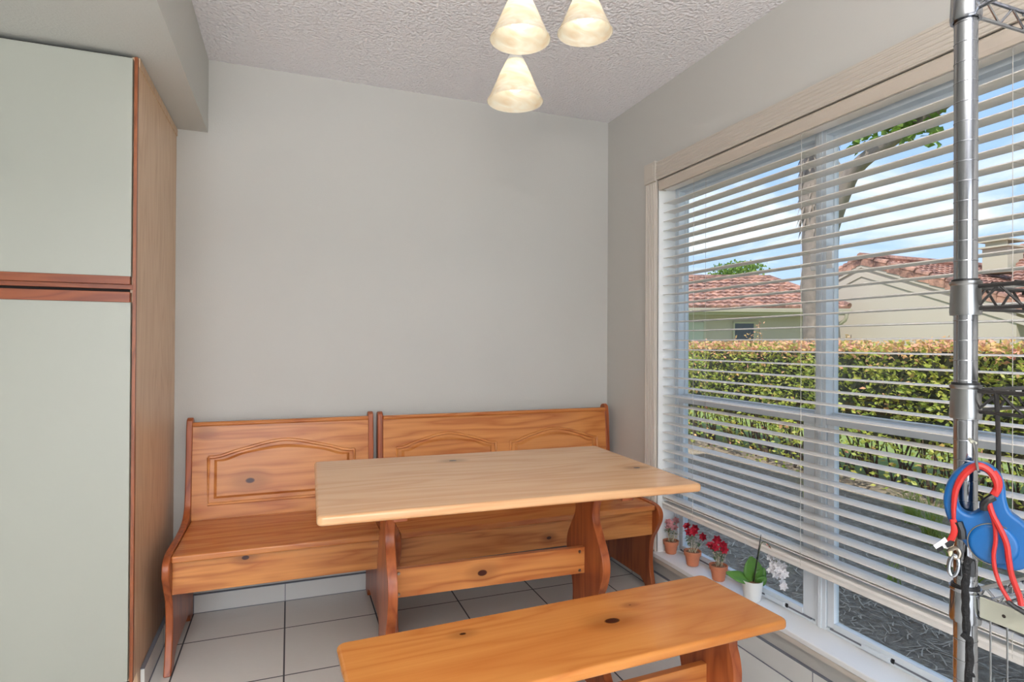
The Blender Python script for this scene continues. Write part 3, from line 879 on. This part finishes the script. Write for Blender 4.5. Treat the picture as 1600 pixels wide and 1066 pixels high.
# ------------------------------------------------------------------ chrome wire rack
PX, PY = -.868, -2.407
def rack():
    t = thing('wire_shelf_rack', (PX, PY, 0), 'tall chrome and black wire shelving rack at the right, by the window', 'shelf rack')
    Wx, Ly = .355, -.90
    posts = [(0, 0), (Wx, 0), (0, Ly), (Wx, Ly)]
    for (x, y) in posts:
        p = MB().tube([(x, y, .02), (x, y, 1.92)], .0127, 28)
        for k in range(1, 76):
            z = k*.0254
            if z < 1.9:
                p.lathe([(.0128, z-.0007), (.0121, z-.0004), (.0121, z+.0004), (.0128, z+.0007)], (x, y, 0), 28) if False else p.lathe([(.0129, z-.0006), (.0131, z), (.0129, z+.0006)], (x, y, 0), 28)
        o = p.build('post', M['chrome'], t)
        MB().lathe([(0, 0), (.02, 0), (.02, .008), (.008, .012), (.008, .025)], (x, y, 0), 16).build('foot', M['black'], t)
    def shelf(z, m, collar, mesh_step=.025, drop=.026, flatbar=False):
        s = MB()
        rw = .0026
        i_ = .012
        # rims: upper and lower wire with zigzag, on the four sides
        sides = [((i_, 0), (Wx-i_, 0)), ((i_, Ly), (Wx-i_, Ly)), ((0, -i_), (0, Ly+i_)), ((Wx, -i_), (Wx, Ly+i_))]
        for (a, b) in sides:
            a = Vector((a[0], a[1], z)); b = Vector((b[0], b[1], z)); dn = Vector((0, 0, -drop))
            s.tube([a, b], rw*1.05, 8); s.tube([a+dn, b+dn], rw*.9, 8)
            n = max(2, int((b-a).length/.050))
            pts = []
            for k in range(n*2+1):
                q = a.lerp(b, k/(2*n)); pts.append(q if k % 2 else q+dn)
            for k in range(len(pts)-1):
                s.tube([pts[k], pts[k+1]], rw*.65, 6)
        y = -.03
        while y > Ly+.02:
            s.tube([(0, y, z+rw), (Wx, y, z+rw)], rw*.6, 6); y -= mesh_step
        for x in (Wx*.33, Wx*.66):
            s.tube([(x, 0, z-.004), (x, Ly, z-.004)], rw*.9, 6)
            s.tube([(x, 0, z-.004-drop*.6), (x, Ly, z-.004-drop*.6)], rw*.7, 6)
        so = s.build('shelf', m, t)
        for (x, y) in posts:
            c = MB().lathe([(.0135, -.034), (.0165, -.034), (.0172, -.030), (.0158, .004), (.0172, .006), (.0172, .009), (.0135, .009)], (x, y, z-.002), 28)
            c.build('collar', collar, so)
            MB().lathe([(.0128, .007), (.0155, .007), (.0150, .012), (.0128, .012)], (x, y, z-.002), 20).build('sleeve', M['black'], so)
        return so
    shelf(1.640, M['chrome'], M['chrome'])
    b = shelf(1.262, M['black_wire'], M['steel'], drop=.028)
    # lower hanging frame in black wire with an upright bar
    q = shelf(1.130, M['black_wire'], M['steel'], mesh_step=.05)
    MB().tube([(.0, -.035, 1.131), (.002, -.036, 1.08), (.001, -.037, 1.00), (0, -.036, .95)], .0026, 8).build('hanging_bar', M['black_wire'], t)
    c = shelf(.872, M['chrome'], M['chrome'])
    MB().box(-.003, .0, -.86, -.018, .848, .874).build('edge_strip', M['zinc'], t, bevel=.001)
    for k in range(8):
        MB().lathe([(0, 0), (.0022, 0)], n=10).build('strip_hole', M['dark'], t, loc=(-.0032, -.045-.045*k, .861), rot=(0, R(90), 0))
    bk = MB()
    for k in range(16):
        y = -.03-.018*k
        bk.tube([(-.002, y, .850), (-.002, y, .56)], .0011, 6)
    bk.tube([(-.002, -.02, .56), (-.002, -.32, .56)], .002, 6)
    bk.build('wire_basket', M['steel'], t)
    shelf(.10, M['chrome'], M['chrome'])
rack()

# frame facing the photographer for the things that hang off the post
HZ = .722                               # how far in front of the photographer the leash hangs
HX = (1523-800)*HZ/915.3
HA = math.atan((1523-800)/915.3)        # the leash is turned square to the line of sight
hang = Vector((CX, CY, 0)) + Vector((fw.x, fw.y, 0))*HZ
rr_ = Vector((math.cos(YAW), -math.sin(YAW), 0))
HO = hang + rr_*HX
HO.z = CZ + fw.z*HZ - (745-533)*HZ/915.3 + .0037
def hxz(px, py):
    p = px-800
    dx = (p*HZ-915.3*HX)/(915.3*math.cos(HA)+p*math.sin(HA))
    return dx, -((py-533)*(HZ-dx*math.sin(HA))-(745-533)*HZ)/915.3
def hthing(name, label, cat, group=None):
    t = empty(name, HO); t.rotation_euler = (R(90), 0, -YAW-HA)
    return tag(t, label, cat, group)
def H3(px, py, d=0): return (*hxz(px, py), d)
c7 = lambda a, b: (1420+a/4.844, 680+b/4.844)
def hp(pts): return [hxz(*c7(a, b)) for a, b in pts]
def hp3(pts):
    return [(*hxz(*c7(a, b)), d) for a, b, d in pts]
def leash():
    t = hthing('retractable_leash', 'blue retractable dog leash with red handle, hung on the post', 'dog leash')
    outer = hp([(265, 480), (285, 380), (340, 290), (420, 228), (510, 205), (610, 225), (690, 290), (728, 380), (738, 480), (770, 575), (850, 640), (930, 720), (970, 830), (950, 930), (880, 995), (780, 1012), (660, 985), (560, 935), (480, 870), (400, 780), (330, 680), (285, 590)])
    inner = hp([(372, 470), (385, 375), (430, 300), (500, 262), (570, 275), (625, 330), (642, 400), (615, 450), (580, 520), (520, 575), (460, 590), (400, 555)])
    shape2d('casing', [spline(outer, 4, True), spline(inner, 4, True)], .024, .004, M['blue'], t, (0, 0, 0))
    # raised round cover of the spool
    cx, cy = hxz(*c7(640, 810))
    MB().lathe([(0, .0150), (.020, .0150), (.0225, .0140), (.0238, .0125), (.0245, .0110)], (cx, cy, 0), 36).build('spool_cover', M['blue'], t)
    ring = MB().tube([(cx+.0245*math.cos(a), cy+.0245*math.sin(a), .0125) for a in [R(60+i*10) for i in range(0, 22)]], .0007, 6)
    ring.build('cover_groove', M['bolt'], t)
    # red liner running round the handle
    lin = spline(hp3([(345, 640, .015), (345, 520, .016), (360, 400, .016), (410, 300, .016), (480, 235, .016), (540, 222, .016), (610, 260, .016), (655, 330, .016), (662, 400, .016), (640, 440, .016)]), 5)
    w = [.0020+.0022*math.sin(math.pi*i/(len(lin)-1)) for i in range(len(lin))]
    MB().tube(lin, w, 8).build('red_strap', M['red'], t)
    MB().tube(spline(hp3([(640, 440, .016), (672, 380, .016), (668, 320, .016), (630, 265, .016)]), 4), .0042, 8, flat=.6).build('red_grip', M['red'], t)
    MB().tube(spline(hp3([(640, 450, .018), (600, 470, .020), (570, 500, .020), (570, 540, .018)]), 4), .0045, 8).build('lock_button', M['black'], t)
    # two red cords hanging down and gathered in a black end
    MB().tube(spline(hp3([(600, 470, .020), (630, 570, .022), (690, 680, .024), (735, 790, .024), (750, 900, .024), (770, 1010, .022), (800, 1100, .020), (830, 1180, .018), (845, 1250, .018)]), 4), .0031, 8).build('red_cord', M['red'], t)
    MB().tube(spline(hp3([(605, 520, .020), (645, 640, .021), (655, 760, .021), (640, 870, .021), (650, 980, .020), (690, 1100, .019), (740, 1190, .018), (775, 1250, .018)]), 4), .0023, 8).build('red_cord', M['red'], t)
    MB().tube(spline(hp3([(740, 1215, .019), (790, 1255, .019), (850, 1290, .019), (910, 1330, .019)]), 3), .0030, 8).build('cord_end', M['black'], t)
    MB().tube(hp3([(375, 640, .015), (400, 700, .016), (405, 760, .015)]), .005, 8).build('cord_outlet', M['black'], t)
    # red tail with a black and white tag
    MB().tube(spline(hp3([(340, 620, .016), (350, 700, .020), (325, 760, .021), (300, 800, .022)]), 3), [.0035]*10, 8, flat=.5).build('red_tab', M['red'], t)
    g = MB()
    p = hp([(195, 800), (280, 740), (315, 790), (235, 850)])
    g.add([(x, y, .024) for x, y in p]+[(x, y, .0222) for x, y in p], [(0, 3, 2, 1), (4, 5, 6, 7), (0, 1, 5, 4), (1, 2, 6, 5), (2, 3, 7, 6), (3, 0, 4, 7)])
    gt = g.build('tag_flap', M['ltag'], t, recalc=True)
    q = MB()
    for pts in ([(218, 825), (262, 800), (275, 822), (232, 850)], [(280, 785), (318, 760), (355, 770), (340, 800), (300, 815)]):
        p = hp(pts); n = len(p)
        q.add([(x, y, .0252) for x, y in p]+[(x, y, .0243) for x, y in p], [tuple(range(n))[::-1], tuple(range(n, 2*n))]+[(i, (i+1) % n, n+(i+1) % n, n+i) for i in range(n)])
    q.build('tag_print', M['black'], gt, recalc=True)
leash()
def hook():
    t = hthing('metal_hook', 'small pale metal hook holding the blue leash on the post', 'hook')
    MB().tube(spline(hp3([(470, 35, .006), (490, 45, .016), (500, 90, .022), (510, 170, .024), (522, 235, .024), (530, 262, .018), (528, 262, .0)]), 4), [.0016]*25, 8).build('shank', M['steel'], t)
    MB().tube([H3(*c7(462, 35), .000), H3(*c7(476, 45), .016)], .0022, 8).tube([H3(*c7(505, 55), .012), H3(*c7(480, 38), .018)], .002, 8).build('eye', M['zinc'], t)
hook()
def strap():
    t = hthing('black_leash', 'black braided dog leash with metal clip hanging down the post', 'dog leash')
    c8 = lambda a, b: (1420+a/5.17, 860+b/5.17)
    def q3(pts): return [(*hxz(*c8(a, b)), d) for a, b, d in pts]
    MB().tube(spline(q3([(500, 40, .012), (470, 90, .014), (470, 180, .014), (458, 260, .014), (462, 360, .014), (462, 440, .014), (468, 540, .014), (468, 640, .014)]), 4), [.0041+.0004*math.sin(i*1.3) for i in range(29)], 10).build('braided_rope', M['black_cord'], t)
    MB().tube(spline(q3([(440, 640, .014), (475, 665, .016), (495, 690, .014), (490, 760, .012), (500, 850, .012), (485, 950, .012), (482, 1100, .012)]), 4), .0042, 8).build('lower_rope', M['black_cord'], t)
    MB().tube(q3([(482, 945, .014), (515, 965, .014), (535, 985, .012)]), [.003, .003, .001], 6).build('knot', M['black_cord'], t)
    MB().tube(q3([(420, 90, .012), (425, 140, .012), (425, 180, .012)]), .0042, 8).tube(q3([(500, 60, .010), (505, 120, .010), (500, 185, .010)]), .005, 8).build('strap_keeper', M['black'], t)
    # clip: an oval bail and a swivel
    oval = [(368+38*math.cos(a)-6*math.sin(a), 90+82*math.sin(a), .018) for a in [i*2*math.pi/20 for i in range(21)]]
    MB().tube(q3(oval), .0024, 8).build('clip', M['chrome'], t)
    MB().tube(spline(q3([(330, -10, .016), (350, -40, .018), (395, -45, .018), (415, -10, .018), (400, 30, .018), (370, 20, .018)]), 4), .0026, 8).build('swivel', M['bolt'], t)
    MB().tube(q3([(345, 15, .018), (340, -10, .018), (360, -110, .016), (380, -150, .012)]), .0022, 8).build('clip_link', M['dry'], t)
strap()

# ------------------------------------------------------------------ garden
GZ = -.10
st(MB().box(.16, 60, -40, 60, GZ-.3, GZ), 'garden_ground', M['ground'], 'shaded soil bed and sunny lawn outside the window')
random.seed(3)
def straws():
    m = MB()
    for i in range(9000):
        x = .2+2.6*random.random()**1.2; y = random.uniform(-2.6, 3.2)
        a = random.uniform(0, math.pi); l = random.uniform(.03, .11)
        z = GZ+random.uniform(.002, .016)
        d = Vector((math.cos(a), math.sin(a), random.uniform(-.08, .12)))*l
        s = Vector((-math.sin(a), math.cos(a), 0))*random.uniform(.0014, .0032)
        p = Vector((x, y, z)); e = p+d*.5+s*random.uniform(-4, 4)
        m.add([p-s, p+s, e+s, e-s, p+d], [(0, 1, 2, 3), (3, 2, 4)])
    o = m.build('straw_mulch', M['straw'])
    tag(o, 'dry grey-brown grass clippings and mulch on the soil below the window', 'mulch', kind='stuff')
straws()
def tuft(x, y, s, n, label):
    t = MB()
    for i in range(n):
        a = random.uniform(0, 2*math.pi); L_ = random.uniform(.18, .38)*s; lean = random.uniform(.25, 1.0)
        d = Vector((math.cos(a), math.sin(a), 0)); sd = Vector((-d.y, d.x, 0))
        p = Vector((random.gauss(0, .02), random.gauss(0, .02), 0)); w = random.uniform(.0025, .005)
        vs = []; 
        for k in range(5):
            u_ = k/4
            q = p + d*L_*lean*u_*u_ + Vector((0, 0, L_*(u_*1.0-.45*lean*u_*u_)))
            ww = w*(1-u_*.85)
            vs += [q-sd*ww, q+sd*ww]
        t.add(vs, [(2*k, 2*k+1, 2*k+3, 2*k+2) for k in range(4)], True)
    o = t.build('grass_clump', M['grass_blade'])
    o.location = (x, y, GZ)
    tag(o, label, 'plant', 'arching grass clumps in the soil bed')
clumps = [(2.25, -.30, 1.35, 110, 'largest yellow-green grass clump, in the soil left of the blue leash'),
          (1.60, -.92, 1.25, 90, 'grass clump seen below the blind just left of the chrome post'),
          (1.95, -.62, 1.2, 90, 'grass clump between the blind bottom rail and the largest clump'),
          (2.55, .05, 1.1, 80, 'farther grass clump at the foot of the hedge, left of the largest clump'),
          (1.30, -.72, .8, 26, 'sparse grass clump in shade, nearest the window mullion'),
          (2.45, -1.0, 1.2, 80, 'grass clump outside the right edge of the window, behind the leash'),
          (2.35, .75, .9, 60, 'small grass clump outside the left window, at the hedge foot'),
          (1.75, -1.45, 1.1, 80, 'grass clump right of the chrome post, low in the window')]
for x, y, sc_, n_, lab in clumps:
    tuft(x, y, sc_, n_, lab)

def hedge():
    x0, x1, ya, yb, zt = 3.0, 4.1, -4.0, 9.0, 1.19
    t = thing('clipped_hedge', (3.5, 2.5, GZ), 'long clipped green hedge with reddish new tips outside the window', 'hedge')
    O = Vector((3.5, 2.5, GZ))
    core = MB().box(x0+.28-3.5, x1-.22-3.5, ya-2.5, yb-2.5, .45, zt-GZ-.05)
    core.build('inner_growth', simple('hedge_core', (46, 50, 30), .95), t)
    f = MB(); rd = MB(); tw = MB()
    def bumpx(y, z): return .07*math.sin(y*3.1+z*2)+.05*math.sin(y*7.7-z*5)
    for i in range(38000):
        y = ya+(yb-ya)*random.random()
        side = random.random()
        if side < .62:
            z = GZ+.03+(zt-GZ-.03)*random.random()**.75
            x = x0+bumpx(y, z)+abs(random.gauss(0, .09))
            if z < .2 and random.random() < .35: continue
        elif side < .94:
            x = random.uniform(x0, x1); z = zt+.025*math.sin(y*5)+random.gauss(0, .02)-abs(random.gauss(0, .03))
        else:
            x = x1-abs(random.gauss(0, .08)); z = random.uniform(.2, zt)
        p = Vector((x, y, z))-O
        top = z > zt-.10+random.gauss(0, .05)
        s = random.uniform(.034, .064)
        d = rnd_dir(-.3, .9)
        if x < x0+.3: d = (d+Vector((-.6, 0, 0)))
        leafquad(rd if (top and random.random() < .8) or random.random() < .05 else f, p, d, rnd_dir(0, 1), s, s*.55, .15)
    # taller shoots above the clipped top
    for (sx, sy, h) in ((3.15, 2.15, .26), (3.15, 2.28, .12), (3.3, 1.15, .10), (3.4, .2, .08), (3.2, 2.2, .07), (3.2, -.6, .07)):
        for k in range(int(14+h*60)):
            z = zt+h*random.random()
            p = Vector((sx+random.gauss(0, .02), sy+random.gauss(0, .03), z))-O
            leafquad(rd, p, rnd_dir(-.1, .9), rnd_dir(0, 1), .034, .016, .15)
        tw.tube([Vector((sx, sy, zt-.2))-O, Vector((sx, sy, zt+h))-O], .003, 5)
    for i in range(170):
        y = ya+(yb-ya)*i/170+random.uniform(-.05, .05)
        x = random.uniform(3.25, 3.8)
        p = Vector((x, y, GZ))-O
        for k in range(3):
            e = p+Vector((random.uniform(-.28, .2), random.uniform(-.25, .25), random.uniform(.45, .8)))
            tw.tube([p, p.lerp(e, .5)+Vector((random.uniform(-.04, .04), random.uniform(-.04, .04), 0)), e], [.010, .007, .003], 5)
    f.build('foliage', M['hedge_leaf'], t); rd.build('new_growth', M['hedge_red'], t); tw.build('stems', M['twig'], t)
hedge()
def rand_seeded(s): random.seed(s)
def tree():
    random.seed(21)
    bx, by = 6.1, 3.93
    t = thing('shade_tree', (bx, by, GZ), 'large grey-barked tree with a forking limb behind the hedge', 'tree')
    m = MB()
    path = [(0, 0, 0), (.02, .0, .6), (.0, .02, 1.4), (-.02, .05, 2.2), (.0, .04, 3.0), (-.02, .10, 3.8), (0, .16, 4.6), (.05, .2, 6.0), (.1, .3, 7.5)]
    m.tube(spline(path, 4), [.31 if i < 2 else (.252+.014*math.sin(i*1.7) if i < 21 else .25-.015*(i-20)) for i in range(33)], 18)
    for i in range(120):      # loose shaggy bark strips
        a = random.uniform(0, 6.28); z = random.uniform(3.1, 5)
        p = Vector((.24*math.cos(a), .24*math.sin(a)+.08, z)); leafquad(m, p, Vector((math.cos(a)*.35, math.sin(a)*.35, -1)), (math.cos(a), math.sin(a), .2), random.uniform(.12, .3), .05, .1)
    m.build('trunk', M['bark'], t)
    br = MB()
    P = lambda x, y, z: (x-bx, y-by, z-GZ)
    b1 = spline([P(6.1, 3.98, 2.55), P(6.05, 3.72, 3.1), P(6, 3.50, 3.45), P(6, 3.30, 3.75), P(6, 2.95, 3.93), P(6, 2.35, 4.12), P(6, 1.75, 4.35), P(6, .9, 4.6), P(6.1, .0, 5.0)], 4)
    br.tube(b1, [max(.03, .155-.0036*i) for i in range(len(b1))], 12)
    br.tube([P(6, 3.45, 3.6), P(5.98, 3.62, 3.86), P(5.9, 3.8, 4.3), P(5.8, 3.9, 5.0)], [.12, .10, .08, .04], 10)
    br.tube([P(6, 2.6, 4.03), P(5.8, 2.3, 4.5), P(5.7, 2.0, 5.2)], [.07, .05, .02], 8)
    br.build('limb', M['bark'], t)
    f = MB()
    def cl(c, r, n):
        for i in range(n):
            p = Vector(c)+rnd_dir()*r*random.random()**.5
            leafquad(f, p, rnd_dir(-.9, .3), rnd_dir(0, 1), random.uniform(.09, .15), random.uniform(.08, .13), .1)
    for c, r, n in ((P(5.9, 3.1, 4.12), .16, 30), (P(5.9, 2.7, 4.28), .26, 90), (P(5.9, 2.3, 4.28), .24, 80), (P(5.9, 2.45, 4.02), .14, 26), (P(5.9, 2.15, 3.98), .12, 22), (P(5.9, 2.12, 3.80), .09, 12),
                    (P(5.9, 1.9, 4.4), .26, 90), (P(5.9, 1.55, 4.5), .3, 100), (P(5.9, 1.25, 4.42), .24, 70), (P(5.9, 3.5, 4.45), .2, 60), (P(6, 1.0, 4.9), .5, 160), (P(5.8, 2.0, 5.2), .7, 300), (P(5.8, 3.6, 5.2), .8, 300), (P(6.2, 5.3, 5.6), .9, 300), (P(6.2, .2, 5.2), .7, 260), (P(6.3, 4.2, 7.0), 1.4, 700), (P(6, 2.6, 6.6), 1.1, 500)):
        cl(c, r, n)
    f.build('foliage', M['tree_leaf'], t)
tree()
def far_tree():
    random.seed(8)
    t = thing('distant_tree', (19, 20.2, GZ), 'round light green treetop showing above the left tiled roof', 'tree')
    MB().tube([(0, 0, 0), (0, 0, 4.4)], [.2, .1], 10).build('trunk', M['bark'], t)
    f = MB()
    for i in range(1500):
        p = Vector((0, 0, 4.35))+Vector((rnd_dir().x*1.0, rnd_dir().y*1.0, abs(rnd_dir().z)*.95))
        leafquad(f, p, rnd_dir(), rnd_dir(), .16, .12, .1)
    f.build('foliage', M['tree_leaf'], t)
far_tree()

# ------------------------------------------------------------------ neighbouring houses
def barrel_roof(mb, A, B, C_, D_, row=.30, pitch=.22, seg=6, amp=.035):
    """wavy tile surface over the quad A (eave start) B (eave end) C_ (ridge end) D_ (ridge start)"""
    A, B, C_, D_ = map(Vector, (A, B, C_, D_))
    n = (B-A).cross(D_-A).normalized()
    if n.z < 0: n = -n
    nr = max(2, int((D_-A).length/row))
    for i in range(nr):
        t0, t1 = i/nr, (i+1)/nr+.012
        a0, b0 = A.lerp(D_, t0), B.lerp(C_, t0)
        a1, b1 = A.lerp(D_, min(1, t1)), B.lerp(C_, min(1, t1))
        nc = max(2, int((b0-a0).length/pitch))*seg
        vs = []
        for k in range(nc+1):
            u_ = k/nc
            h = amp*abs(math.sin(math.pi*k/seg))
            vs.append(a0.lerp(b0, u_)+n*(h+.045)); vs.append(a1.lerp(b1, u_)+n*h)
        for k in range(nc+1):
            vs.append(a0.lerp(b0, k/nc)+n*(-.01))
        o = 2*(nc+1)
        fs = [(2*k, 2*k+2, 2*k+3, 2*k+1) for k in range(nc)] + [(o+k, o+k+1, 2*k+2, 2*k) for k in range(nc)]
        mb.add(vs, fs)
def house_left():
    Z = 16.5
    o = Vector((CX, CY, 0))+Vector((fw.x, fw.y, 0)).normalized()*Z
    t = thing('neighbor_house', (o.x, o.y, GZ), 'low beige house with a brown tiled hip roof, left of the tree', 'house', -YAW)
    # local: x to the right, y away
    ez = 2.25-GZ; rz_ = 3.36-GZ; ux0, ux1 = -3.0, 9.5
    MB().box(ux0, ux1-.45, .5, 5.2, 0, ez-.02).build('wall', M['stucco'], t)
    rf = MB()
    barrel_roof(rf, (ux0-.4, 0, ez), (ux1, 0, ez), (ux1-1.0, 2.7, rz_), (ux0-.4, 2.7, rz_))
    barrel_roof(rf, (ux1, 0, ez), (ux1, 5.6, ez), (ux1-1.0, 2.9, rz_), (ux1-1.0, 2.7, rz_))
    barrel_roof(rf, (ux1, 5.6, ez), (ux0-.4, 5.6, ez), (ux0-.4, 2.9, rz_), (ux1-1.0, 2.9, rz_))
    rf.build('roof', M['roof'], t)
    cap = MB().tube([(ux0-.4, 2.8, rz_+.05), (ux1-1.0, 2.8, rz_+.05)], .10, 8).tube([(ux1-1.0, 2.8, rz_+.05), (ux1, 0, ez+.06)], .09, 8)
    cap.build('ridge_cap', M['roof'], t)
    MB().box(ux0-.4, ux1, .02, .06, ez-.20, ez-.02).box(ux0, ux1-.1, .06, .5, ez-.06, ez-.03).build('fascia', M['fascia'], t)
    MB().box(ux0-.4, ux1+.02, -.10, .02, ez-.14, ez-.02).build('gutter', M['gutter'], t, bevel=.02)
    MB().tube(spline([(ux1-.12, -.04, ez-.14), (ux1-.12, .0, ez-.34), (ux1-.32, .36, ez-.58), (ux1-.55, .46, ez-.72), (ux1-.55, .46, .1)], 3), .05, 8).build('downspout', M['gutter'], t)
    MB().box(ux0+.2, 5.55, .46, .5, .5, 1.95).build('shutter', M['shutter'], t)
    MB().box(5.55, 5.62, .44, .5, .5, 1.98).build('window_trim', M['fascia'], t)
    w = MB().box(6.45, 7.0, .47, .5, 1.0, 1.92).build('window', M['house_glass'], t)
    fr = MB().box(6.40, 6.45, .45, .5, .95, 1.96).box(7.0, 7.05, .45, .5, .95, 1.96).box(6.4, 7.05, .45, .5, 1.92, 1.97)
    fr.build('window_frame', M['fascia'], w)
    v = MB()
    for (x, y) in ((5.9, 2.2), (8.2, 1.35), (4.9, 2.6)):
        z = ez+(rz_-ez)*y/2.7
        v.box(x-.07, x+.07, y-.06, y+.06, z-.05, z+.22)
    v.build('roof_vent', M['roof'], t)
house_left()
def house_right():
    gx = 14.0
    t = thing('neighbor_house', (gx, 9.5, GZ), 'beige gabled house with terracotta tiled roof, right of the tree', 'house')
    o = Vector((gx, 9.5, GZ))
    P = lambda x, y, z: (x-gx, y-9.5, z-GZ)
    az = 3.72; pt = .39
    yl, yr = 11.1, 5.2
    zl, zr = az-pt*(yl-9.5), az-pt*(9.5-yr)
    # gable wall and body
    w = MB().prism([(yl-9.9, 0), (yl-9.9, zl-GZ), (0, az-GZ-.05), (yr-9.1, zr-GZ), (yr-9.1, 0)], 'x', 0, 4.0)
    w.box(1.2, 6.0, -16, -4.2, 0, 2.4-GZ)
    w.build('wall', M['stucco'], t)
    tr = MB()
    tr.prism([(yl-9.5, zl-GZ-.02), (0, az-GZ-.02), (yr-9.5, zr-GZ-.02), (yr-9.5, zr-GZ-.22), (0, az-GZ-.24), (yl-9.5, zl-GZ-.22)], 'x', -.05, -.01)
    tr.prism([(yl-9.5, zl-GZ-.30), (0, az-GZ-.34), (yr-9.5, zr-GZ-.30), (yr-9.5, zr-GZ-.46), (0, az-GZ-.50), (yl-9.5, zl-GZ-.46)], 'x', -.03, -.0)
    tr.build('rake_trim', M['stucco'], t)
    rf = MB()
    barrel_roof(rf, (-.03, yl-9.5, zl-GZ), (7, yl-9.5, zl-GZ), (7, 0, az-GZ), (-.03, 0, az-GZ))
    barrel_roof(rf, (7, yr-9.5, zr-GZ), (-.03, yr-9.5, zr-GZ), (-.03, 0, az-GZ), (7, 0, az-GZ))
    # main roof facing the window
    barrel_roof(rf, (.5, -16, 2.35-GZ), (.5, -3.4, 2.35-GZ), (5.2, -1.2, 4.15-GZ), (5.2, -16, 4.15-GZ))
    rf.build('roof', M['roof'], t)
    # rake tiles along the gable
    rk = MB()
    for s, y1, z1 in ((1, yl-9.5, zl-GZ), (-1, yr-9.5, zr-GZ)):
        n = 11
        for i in range(n):
            a = Vector((-.02, y1*(i+.04)/n, (az-GZ)+(z1-(az-GZ))*(i+.04)/n))
            b = Vector((-.02, y1*(i+1)/n, (az-GZ)+(z1-(az-GZ))*(i+1)/n))
            rk.prism([(a.y, a.z+.02), (b.y, b.z+.05), (b.y, b.z-.13), (a.y, a.z-.16)], 'x', -.07, -.01)
            rk.tube([a+Vector((.05, 0, .06)), b+Vector((.05, 0, .09))], [.09, .11], 8)
    rk.build('rake_tiles', M['roof'], t)
    MB().tube([(-.1, 0, az-GZ+.09), (7, 0, az-GZ+.09)], .11, 8).tube([(5.2, -16, 4.2-GZ), (5.2, -1.2, 4.2-GZ)], .13, 8).build('ridge_cap', M['roof'], t)
    MB().box(3.2, 3.9, -1.95, -1.3, 3.3-GZ, 4.02-GZ).box(3.1, 4.0, -2.0, -1.25, 4.02-GZ, 4.07-GZ).box(3.25, 3.3, -1.9, -1.35, 4.07-GZ, 4.2-GZ).box(3.1, 4.0, -2.0, -1.25, 4.2-GZ, 4.25-GZ).build('chimney', M['fascia'], t)
    MB().tube([(1.1, -4.6, 2.3-GZ), (1.1, -4.6, .1)], .05, 8).build('downspout', M['gutter'], t)
    MB().box(.38, .5, -16, -3.4, 2.2-GZ, 2.34-GZ).build('gutter', M['gutter'], t)
house_right()
